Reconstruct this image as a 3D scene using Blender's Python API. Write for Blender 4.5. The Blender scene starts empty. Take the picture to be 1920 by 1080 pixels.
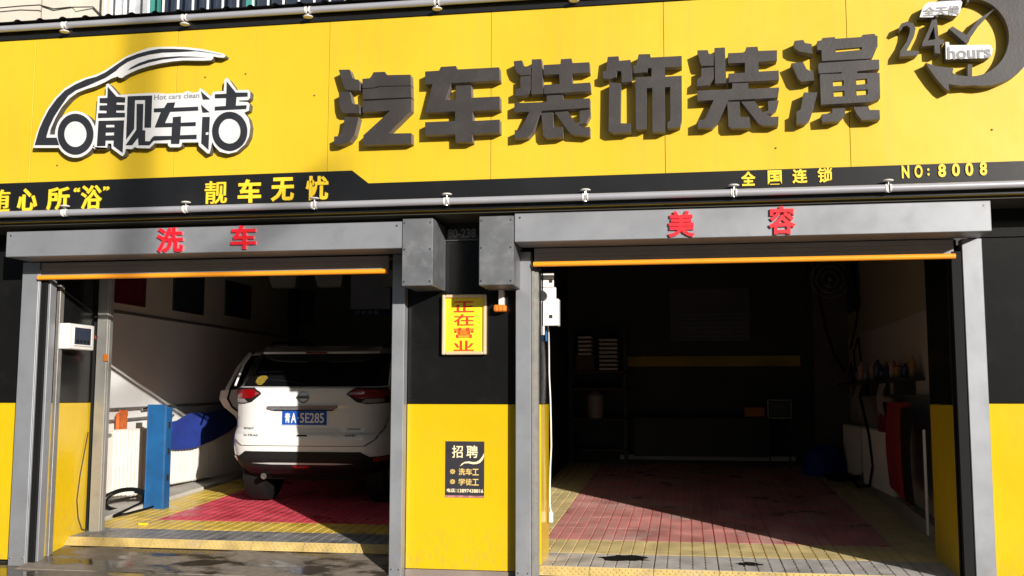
import bpy, bmesh, math, random
from mathutils import Vector, Matrix
from mathutils.geometry import tessellate_polygon
random.seed(7)
S = bpy.context.scene
COL = S.collection
R = math.radians
# ---------------------------------------------------------------- camera
YAW, PIT, ROL = R(9.5), R(6.0), R(0.1)
fw = Vector((-math.sin(YAW)*math.cos(PIT), math.cos(YAW)*math.cos(PIT), math.sin(PIT)))
r0 = Vector((math.cos(YAW), math.sin(YAW), 0)); u0 = r0.cross(fw)
rt = r0*math.cos(ROL)+u0*math.sin(ROL); up = -r0*math.sin(ROL)+u0*math.cos(ROL)
cd = bpy.data.cameras.new('camera'); cam = bpy.data.objects.new('camera', cd); COL.objects.link(cam)
mw = Matrix((rt, up, -fw)).transposed().to_4x4(); mw.translation = Vector((0, -7.45, 1.30))
cam.matrix_world = mw
cd.sensor_width = 36; cd.lens = 1950/1920*36; cd.clip_start = .05; cd.clip_end = 600
S.camera = cam
# ---------------------------------------------------------------- sky and sun
SUN = Vector((0.76, -1.0, 0.33)).normalized()          # towards the sun
EL = math.asin(SUN.z)
w = bpy.data.worlds.new('World'); S.world = w; w.use_nodes = True
nt = w.node_tree; bg = nt.nodes['Background']
sky = nt.nodes.new('ShaderNodeTexSky'); sky.sky_type = 'NISHITA'; sky.sun_disc = False
sky.sun_elevation = EL; sky.sun_rotation = math.atan2(SUN.x, SUN.y); sky.air_density = 1.0; sky.dust_density = 1.5
nt.links.new(sky.outputs[0], bg.inputs[0]); bg.inputs[1].default_value = 0.062
sl = bpy.data.lights.new('sun', 'SUN'); so = bpy.data.objects.new('sun', sl); COL.objects.link(so)
sl.energy = 5.0; sl.angle = R(0.5); sl.color = (1.0, 0.955, 0.89)
so.rotation_euler = SUN.to_track_quat('Z', 'Y').to_euler(); so.location = (10, -14, 8)
S.view_settings.view_transform = 'Standard'; S.view_settings.look = 'None'
S.view_settings.exposure = 0.32; S.view_settings.gamma = 1.0
S.view_settings.use_curve_mapping = False
S.cycles.max_bounces = 8

# ---------------------------------------------------------------- materials
MATS = {}
def M(name, col, rough=.5, metal=0., var=.12, scale=3., bump=0., bscale=40., coat=0., spec=.5, dirt=None, dscale=2.5, damt=.35, rvar=0., splash=False, streak=False):
    """procedural surface: base colour broken by two noises, optional dirt blotches, bump and roughness wear"""
    if name in MATS: return MATS[name]
    m = bpy.data.materials.new(name); m.use_nodes = True; n = m.node_tree.nodes; l = m.node_tree.links
    b = n['Principled BSDF']; b.inputs['Roughness'].default_value = rough; b.inputs['Metallic'].default_value = metal
    b.inputs['Coat Weight'].default_value = coat; b.inputs['Coat Roughness'].default_value = .08
    b.inputs['Specular IOR Level'].default_value = spec
    tc = n.new('ShaderNodeTexCoord'); 
    no = n.new('ShaderNodeTexNoise'); no.inputs['Scale'].default_value = scale; no.inputs['Detail'].default_value = 6
    geo = n.new('ShaderNodeNewGeometry'); l.new(geo.outputs['Position'], no.inputs['Vector'])
    mr = n.new('ShaderNodeMapRange'); mr.inputs[1].default_value = .3; mr.inputs[2].default_value = .7
    mr.inputs[3].default_value = 1-var; mr.inputs[4].default_value = 1+var*.5
    l.new(no.outputs['Fac'], mr.inputs[0])
    mx = n.new('ShaderNodeMix'); mx.data_type = 'RGBA'; mx.blend_type = 'MULTIPLY'; mx.inputs[0].default_value = 1
    mx.inputs[6].default_value = (*col, 1); l.new(mr.outputs[0], mx.inputs[7]); out = mx.outputs[2]
    if dirt:
        d = n.new('ShaderNodeTexNoise'); d.inputs['Scale'].default_value = dscale; d.inputs['Detail'].default_value = 8; d.inputs['Roughness'].default_value = .65
        l.new(geo.outputs['Position'], d.inputs['Vector'])
        dr = n.new('ShaderNodeMapRange'); dr.inputs[1].default_value = .5; dr.inputs[2].default_value = .75; dr.inputs[4].default_value = damt
        l.new(d.outputs['Fac'], dr.inputs[0])
        dm = n.new('ShaderNodeMix'); dm.data_type = 'RGBA'; dm.inputs[7].default_value = (*dirt, 1)
        l.new(dr.outputs[0], dm.inputs[0]); l.new(out, dm.inputs[6]); out = dm.outputs[2]
    if splash or streak:      # dried mud near the ground, or rain streaks
        sp = n.new('ShaderNodeSeparateXYZ'); l.new(geo.outputs['Position'], sp.inputs[0])
        mp = n.new('ShaderNodeMapping'); mp.inputs['Scale'].default_value = (9, 9, .5) if streak else (14, 14, 5); l.new(geo.outputs['Position'], mp.inputs['Vector'])
        q = n.new('ShaderNodeTexNoise'); q.inputs['Scale'].default_value = 1.5 if streak else 3; q.inputs['Detail'].default_value = 9; l.new(mp.outputs[0], q.inputs['Vector'])
        qr = n.new('ShaderNodeMapRange'); qr.inputs[1].default_value = .48; qr.inputs[2].default_value = .75; l.new(q.outputs['Fac'], qr.inputs[0])
        hz = n.new('ShaderNodeMapRange'); hz.inputs[1].default_value = .45 if splash else 0; hz.inputs[2].default_value = .02 if splash else -1; hz.inputs[3].default_value = .0 if splash else .10; hz.inputs[4].default_value = .45 if splash else .10; l.new(sp.outputs['Z'], hz.inputs[0])
        qm = n.new('ShaderNodeMath'); qm.operation = 'MULTIPLY'; l.new(qr.outputs[0], qm.inputs[0]); l.new(hz.outputs[0], qm.inputs[1])
        sm = n.new('ShaderNodeMix'); sm.data_type = 'RGBA'; sm.inputs[7].default_value = (.25,.19,.11,1); l.new(qm.outputs[0], sm.inputs[0]); l.new(out, sm.inputs[6]); out = sm.outputs[2]
    l.new(out, b.inputs['Base Color'])
    if rvar:
        rr = n.new('ShaderNodeMapRange'); rr.inputs[1].default_value = .3; rr.inputs[2].default_value = .7
        rr.inputs[3].default_value = max(0, rough-rvar); rr.inputs[4].default_value = min(1, rough+rvar)
        l.new(no.outputs['Fac'], rr.inputs[0]); l.new(rr.outputs[0], b.inputs['Roughness'])
    if bump:
        bn = n.new('ShaderNodeTexNoise'); bn.inputs['Scale'].default_value = bscale; bn.inputs['Detail'].default_value = 4
        l.new(geo.outputs['Position'], bn.inputs['Vector'])
        bu = n.new('ShaderNodeBump'); bu.inputs['Strength'].default_value = 1; bu.inputs['Distance'].default_value = bump
        l.new(bn.outputs['Fac'], bu.inputs['Height']); l.new(bu.outputs[0], b.inputs['Normal'])
    MATS[name] = m; return m

YEL = M('yellow_panel', (.66, .452, .020), .38, var=.05, scale=1.3, bump=.010, bscale=1.1, dirt=(.5,.33,.03), dscale=1.6, damt=.22, rvar=.08, streak=True)
YEL2 = M('yellow_wainscot', (.65, .425, .008), .2, var=.08, scale=1.5, bump=.02, bscale=1.6, dirt=(.45,.3,.04), dscale=3, damt=.25, splash=True)
BLK = M('black_panel', (.008, .008, .008), .22, var=.2, scale=2, bump=.004, bscale=1.5, dirt=(.022,.021,.020), dscale=5, damt=.3, spec=.3)
BLKS = M('black_strip', (.011, .011, .012), .3, var=.2, scale=2, bump=.002, bscale=2, dirt=(.03,.029,.028), dscale=4, damt=.25)
GRY = M('grey_powder_coat', (.285, .294, .315), .42, metal=.35, var=.06, scale=2.5, bump=.0015, bscale=4, dirt=(.18,.18,.19), dscale=7, damt=.35, rvar=.1, splash=True)
GRYB = M('grey_motor_cover', (.15, .155, .165), .5, metal=.3, var=.25, scale=5, bump=.003, bscale=6, dirt=(.27,.27,.28), dscale=12, damt=.6)
GALV = M('galvanised_steel', (.36, .35, .33), .45, metal=.6, var=.3, scale=9, bump=.001, bscale=30, dirt=(.16,.10,.06), dscale=9, damt=.7)
ALU = M('aluminium_tube', (.50, .50, .54), .35, metal=.4, var=.06, scale=4)
ORG = M('orange_bar', (.92, .34, .02), .4, var=.05, scale=6)
LET = M('letter_face', (.033, .028, .026), .55, var=.25, scale=5, bump=.001, bscale=60, dirt=(.06,.053,.05), dscale=7, damt=.5)
LETS = M('letter_side', (.17, .145, .14), .6, var=.15, scale=9)
LOGS = M('logo_side', (.10, .095, .09), .6, var=.2, scale=9)
WHT = M('white_acrylic', (.66, .655, .655), .35, var=.04, scale=8)
WHG = M('grey_print', (.22, .22, .23), .5, var=.08, scale=9)
BKP = M('black_vinyl', (.024, .025, .03), .4, var=.2, scale=9)
YLT = M('yellow_lettering', (.88, .60, .03), .45, var=.08, scale=12)
RED = M('red_lettering', (.72, .008, .02), .5, var=.1, scale=20)
REDS = M('red_lettering_side', (.85, .18, .2), .6)
RED2 = M('red_print', (.80, .045, .01), .5, var=.1, scale=30)
SGN = M('sign_yellow_print', (.92, .72, .03), .3, var=.04, scale=9)
FRM = M('pale_gold_frame', (.75, .58, .36), .35, metal=.2, var=.08, scale=9)
PST = M('poster_black', (.035, .033, .04), .35, var=.15, scale=14)
CRM = M('cream_print', (.85, .72, .45), .5, var=.05)
GLD = M('gold_print', (.75, .52, .16), .5, var=.08)
BLKM = M('dark_metal', (.02, .02, .02), .5, var=.2)
RUB = M('black_rubber', (.006, .006, .006), .7, var=.2, spec=.2)
WPL = M('white_plastic', (.80, .77, .74), .35, var=.05, scale=12, dirt=(.5,.45,.4), dscale=14, damt=.25)
CON = M('wall_plaster', (.62, .56, .45), .75, var=.12, scale=2, bump=.002, bscale=15, dirt=(.4,.34,.25), dscale=2, damt=.4)
TIL = M('glossy_wall_board', (.82, .805, .785), .22, var=.07, scale=1.2, bump=.004, bscale=2.5, dirt=(.62,.58,.52), dscale=2.2, damt=.25)
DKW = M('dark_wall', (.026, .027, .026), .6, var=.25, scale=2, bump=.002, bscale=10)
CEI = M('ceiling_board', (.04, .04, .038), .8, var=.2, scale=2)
RAD = M('radiator_enamel', (.62, .59, .53), .35, var=.05, scale=6, dirt=(.5,.42,.33), dscale=7, damt=.35)
BLU = M('blue_steel', (.012, .10, .27), .45, var=.2, scale=6, bump=.001, bscale=40, dirt=(.02,.05,.10), dscale=9, damt=.4)
CLB = M('blue_cloth', (.012, .035, .26), .85, var=.25, scale=9, bump=.004, bscale=60)
REDC = M('red_cloth', (.22, .006, .01), .8, var=.25, scale=8)
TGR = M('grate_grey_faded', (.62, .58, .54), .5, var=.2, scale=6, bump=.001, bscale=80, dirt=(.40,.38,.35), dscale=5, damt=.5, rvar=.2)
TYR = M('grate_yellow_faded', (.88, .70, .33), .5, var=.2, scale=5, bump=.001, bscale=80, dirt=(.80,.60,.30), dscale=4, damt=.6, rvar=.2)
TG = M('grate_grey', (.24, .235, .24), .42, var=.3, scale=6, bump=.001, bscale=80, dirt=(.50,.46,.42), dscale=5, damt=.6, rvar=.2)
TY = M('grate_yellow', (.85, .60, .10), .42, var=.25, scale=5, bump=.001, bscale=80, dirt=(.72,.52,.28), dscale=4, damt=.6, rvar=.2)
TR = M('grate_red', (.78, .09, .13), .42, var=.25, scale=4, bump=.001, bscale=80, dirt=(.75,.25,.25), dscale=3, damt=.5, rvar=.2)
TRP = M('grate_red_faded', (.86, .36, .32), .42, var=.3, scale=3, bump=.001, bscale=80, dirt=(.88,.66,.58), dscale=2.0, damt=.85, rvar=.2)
PAI = M('white_car_paint', (.76, .755, .745), .28, var=.02, scale=2, coat=1.0)
CGL = M('dark_car_glass', (.006, .006, .007), .04, var=.05)
CBK = M('black_car_plastic', (.009, .009, .009), .6, var=.2, scale=12, spec=.25)
CHR = M('chrome', (.62, .63, .65), .22, metal=1, var=.02)
LMR = M('red_lamp_lens', (.26, .003, .006), .12, var=.15, scale=20, coat=1)
LMC = M('clear_lamp_lens', (.35, .30, .30), .1, var=.3, scale=40, coat=1)
PLB = M('plate_blue', (.006, .075, .40), .35, var=.05)
BEI = M('beige_render', (.60, .54, .46), .8, var=.12, scale=2.5, bump=.002, bscale=20, dirt=(.42,.36,.30), dscale=2, damt=.5)
PAN = M('window_glass', (.035, .045, .07), .08, var=.3, scale=1.5)
GRN = M('green_frame', (.05, .26, .22), .5, var=.1)
WFR = M('white_frame', (.82, .82, .82), .4, var=.05)
CURT = M('pale_curtain', (.45, .46, .48), .8, var=.2, scale=9)
BRN = M('brown_board', (.07, .035, .02), .6, var=.3, scale=6)
OBX = M('orange_plastic', (.85, .22, .02), .45, var=.1)
DGB = M('dark_print', (.02, .03, .035), .35, var=.4, scale=18)
RDB = M('dark_red_print', (.13, .015, .015), .4, var=.3, scale=9)
BWH = M('bluish_white_print', (.55, .60, .72), .5, var=.1)
TREE = M('pole_concrete', (.35, .34, .32), .8, var=.1)

def wet_ground():
    m = bpy.data.materials.new('wet_concrete'); m.use_nodes = True; n = m.node_tree.nodes; l = m.node_tree.links
    b = n['Principled BSDF']; geo = n.new('ShaderNodeNewGeometry')
    mp = n.new('ShaderNodeMapping'); mp.inputs['Scale'].default_value = (1, 2.2, 1); l.new(geo.outputs['Position'], mp.inputs['Vector'])
    a = n.new('ShaderNodeTexNoise'); a.inputs['Scale'].default_value = 1.7; a.inputs['Detail'].default_value = 7; a.inputs['Roughness'].default_value = .6
    l.new(mp.outputs[0], a.inputs['Vector'])
    wetr = n.new('ShaderNodeMapRange'); wetr.inputs[1].default_value = .46; wetr.inputs[2].default_value = .54; l.new(a.outputs['Fac'], wetr.inputs[0])
    f = n.new('ShaderNodeTexNoise'); f.inputs['Scale'].default_value = 22; f.inputs['Detail'].default_value = 8; l.new(geo.outputs['Position'], f.inputs['Vector'])
    dry = n.new('ShaderNodeMix'); dry.data_type = 'RGBA'; dry.inputs[6].default_value = (.15, .12, .09, 1); dry.inputs[7].default_value = (.34, .29, .24, 1); l.new(f.outputs['Fac'], dry.inputs[0])
    wet = n.new('ShaderNodeMix'); wet.data_type = 'RGBA'; wet.inputs[6].default_value = (.03, .023, .017, 1); wet.inputs[7].default_value = (.09, .07, .05, 1); l.new(f.outputs['Fac'], wet.inputs[0])
    mx = n.new('ShaderNodeMix'); mx.data_type = 'RGBA'; l.new(wetr.outputs[0], mx.inputs[0]); l.new(dry.outputs[2], mx.inputs[6]); l.new(wet.outputs[2], mx.inputs[7])
    l.new(mx.outputs[2], b.inputs['Base Color'])
    rr = n.new('ShaderNodeMapRange'); rr.inputs[3].default_value = .75; rr.inputs[4].default_value = .10; l.new(wetr.outputs[0], rr.inputs[0]); l.new(rr.outputs[0], b.inputs['Roughness'])
    bs = n.new('ShaderNodeMapRange'); bs.inputs[3].default_value = .9; bs.inputs[4].default_value = .06; l.new(wetr.outputs[0], bs.inputs[0])
    bu = n.new('ShaderNodeBump'); bu.inputs['Distance'].default_value = .004; l.new(bs.outputs[0], bu.inputs['Strength']); l.new(f.outputs['Fac'], bu.inputs['Height']); l.new(bu.outputs[0], b.inputs['Normal'])
    return m
WET = wet_ground()

# ---------------------------------------------------------------- building blocks
class MB:
    """collects shapes in world coordinates, builds ONE mesh object"""
    def __init__(s): s.v = []; s.f = []; s.mi = []
    def add(s, vs, fs, mi=0):
        o = len(s.v); s.v += [tuple(p) for p in vs]; s.f += [tuple(i+o for i in f) for f in fs]; s.mi += [mi]*len(fs); return s
    def box(s, x0, x1, y0, y1, z0, z1, mi=0):
        vs = [(x, y, z) for x in (x0, x1) for y in (y0, y1) for z in (z0, z1)]
        return s.add(vs, [(0,1,3,2),(4,6,7,5),(0,4,5,1),(2,3,7,6),(0,2,6,4),(1,5,7,3)], mi)
    def cbox(s, x0, x1, y0, y1, z0, z1, c=.004, mi=0):
        """box with chamfered edges"""
        bm = bmesh.new(); bmesh.ops.create_cube(bm, size=1)
        for v in bm.verts: v.co = Vector(((x0+x1)/2+v.co.x*(x1-x0), (y0+y1)/2+v.co.y*(y1-y0), (z0+z1)/2+v.co.z*(z1-z0)))
        bmesh.ops.bevel(bm, geom=bm.edges[:], offset=min(c, .45*min(x1-x0, y1-y0, z1-z0)), segments=1, affect='EDGES')
        bmesh.ops.recalc_face_normals(bm, faces=bm.faces[:])
        bm.verts.index_update()
        s.add([v.co[:] for v in bm.verts], [[v.index for v in f.verts] for f in bm.faces], mi); bm.free(); return s
    def poly(s, shapes, y0, y1, mi=0, smi=None, plane='xz'):
        """prisms from outlines (outer, holes) drawn in x and z; front at y0, back at y1"""
        smi = mi if smi is None else smi
        for k, (outer, holes) in enumerate(shapes):
            yy = y0 + .0012*k
            loops = [outer]+list(holes)
            tri = tessellate_polygon([[Vector((a, b, 0)) for a, b in lp] for lp in loops])
            flat = [p for lp in loops for p in lp]
            n = len(flat)
            f = lambda a, b, y: (a, y, b) if plane == 'xz' else ((y, a, b) if plane == 'yz' else (a, b, y))
            s.add([f(a, b, yy) for a, b in flat], tri, mi)
            s.add([f(a, b, y1) for a, b in flat], tri, smi)
            o = 0
            for lp in loops:
                m = len(lp); vs = [f(a, b, yy) for a, b in lp]+[f(a, b, y1) for a, b in lp]
                s.add(vs, [(i, (i+1) % m, m+(i+1) % m, m+i) for i in range(m)], smi); o += m
        return s
    def tube(s, pts, r, n=10, mi=0, cap=True):
        pts = [Vector(p) for p in pts]; vs = []; fs = []; rs = r if isinstance(r, (list, tuple)) else [r]*len(pts)
        ref = None
        for i, p in enumerate(pts):
            t = (pts[min(i+1, len(pts)-1)]-pts[max(i-1, 0)]).normalized()
            if ref is None: ref = Vector((0, 0, 1)) if abs(t.z) < .9 else Vector((1, 0, 0))
            a = (ref - t*ref.dot(t)).normalized(); ref = a; b = t.cross(a)
            vs += [p+(a*math.cos(2*math.pi*k/n)+b*math.sin(2*math.pi*k/n))*rs[i] for k in range(n)]
        for i in range(len(pts)-1):
            for k in range(n): fs.append((i*n+k, i*n+(k+1) % n, (i+1)*n+(k+1) % n, (i+1)*n+k))
        if cap: fs += [tuple(range(n))[::-1], tuple((len(pts)-1)*n+k for k in range(n))]
        return s.add(vs, fs, mi)
    def lathe(s, c, prof, n=14, mi=0):
        vs = []; fs = []
        for r, z in prof: vs += [(c[0]+r*math.cos(2*math.pi*k/n), c[1]+r*math.sin(2*math.pi*k/n), c[2]+z) for k in range(n)]
        for i in range(len(prof)-1):
            for k in range(n): fs.append((i*n+k, i*n+(k+1) % n, (i+1)*n+(k+1) % n, (i+1)*n+k))
        fs += [tuple(range(n))[::-1], tuple((len(prof)-1)*n+k for k in range(n))]
        return s.add(vs, fs, mi)
    def mesh(s, name, mats, org=(0,0,0), smooth=False):
        me = bpy.data.meshes.new(name); me.from_pydata([tuple(Vector(v)-Vector(org)) for v in s.v], [], s.f)
        for m in (mats if isinstance(mats, (list, tuple)) else [mats]): me.materials.append(m)
        me.polygons.foreach_set('material_index', s.mi)
        bm = bmesh.new(); bm.from_mesh(me); bmesh.ops.recalc_face_normals(bm, faces=bm.faces[:]); bm.to_mesh(me); bm.free()
        if smooth:
            me.polygons.foreach_set('use_smooth', [True]*len(me.polygons))
            me.set_sharp_from_angle(angle=R(38))
        me.update(); return me
    def build(s, name, mats, parent=None, smooth=False, local=False):
        xs = [v[0] for v in s.v]; ys = [v[1] for v in s.v]; zs = [v[2] for v in s.v]
        c = Vector(((min(xs)+max(xs))/2, (min(ys)+max(ys))/2, min(zs)))
        me = s.mesh(name, mats, c, smooth); o = bpy.data.objects.new(name, me); COL.objects.link(o)
        if parent is not None: o.parent = parent; o.location = c if local else c-WL(parent)
        else: o.location = c
        return o
def WL(o):
    v = Vector(o.location)
    while o.parent: o = o.parent; v = v+Vector(o.location)
    return v
def tag(o, label, cat, group=None, kind=None):
    o['label'] = label; o['category'] = cat
    if group: o['group'] = group
    if kind: o['kind'] = kind
    return o
def thing(name, loc, label, cat, group=None):
    o = bpy.data.objects.new(name, None); COL.objects.link(o); o.location = loc; o.empty_display_size = .1
    return tag(o, label, cat, group)
def structure(o): o['kind'] = 'structure'; return o
_txt = {}
def glyph(body, off):
    if (body, off) in _txt: return _txt[(body, off)]
    c = bpy.data.curves.new('g', 'FONT'); c.body = body; c.offset = off; c.resolution_u = 3
    o = bpy.data.objects.new('g', c); COL.objects.link(o)
    dg = bpy.context.evaluated_depsgraph_get()
    me = bpy.data.meshes.new_from_object(o.evaluated_get(dg)); bpy.data.objects.remove(o); bpy.data.curves.remove(c)
    v = [tuple(p.co[:2]) for p in me.vertices]; f = [tuple(p.vertices) for p in me.polygons]
    e = {}
    for p in f:
        for i in range(len(p)):
            k = (p[i], p[(i+1) % len(p)]); e[k] = 1
    rim = [k for k in e if (k[1], k[0]) not in e]
    bpy.data.meshes.remove(me); _txt[(body, off)] = (v, f, rim); return _txt[(body, off)]
def text(mb, body, x0, x1, z0, z1, y, depth=.003, off=.03, mi=0, smi=None, shear=0., plane='xz'):
    """lettering fitted into a box on the wall plane y (front), 'depth' thick"""
    v, f, rim = glyph(body, off); xs = [a for a, b in v]; zs = [b for a, b in v]
    a0, a1, b0, b1 = min(xs), max(xs), min(zs), max(zs)
    q = [(x0+(a-a0)/(a1-a0)*(x1-x0)+shear*((b-b0)/(b1-b0))*(z1-z0), z0+(b-b0)/(b1-b0)*(z1-z0)) for a, b in v]
    n = len(q); P = [(a, y, b) for a, b in q]+[(a, y+depth, b) for a, b in q]
    mb.add(P, f, mi); mb.add(P, [(i, j, j+n, i+n) for i, j in rim], mi if smi is None else smi); return mb

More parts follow.
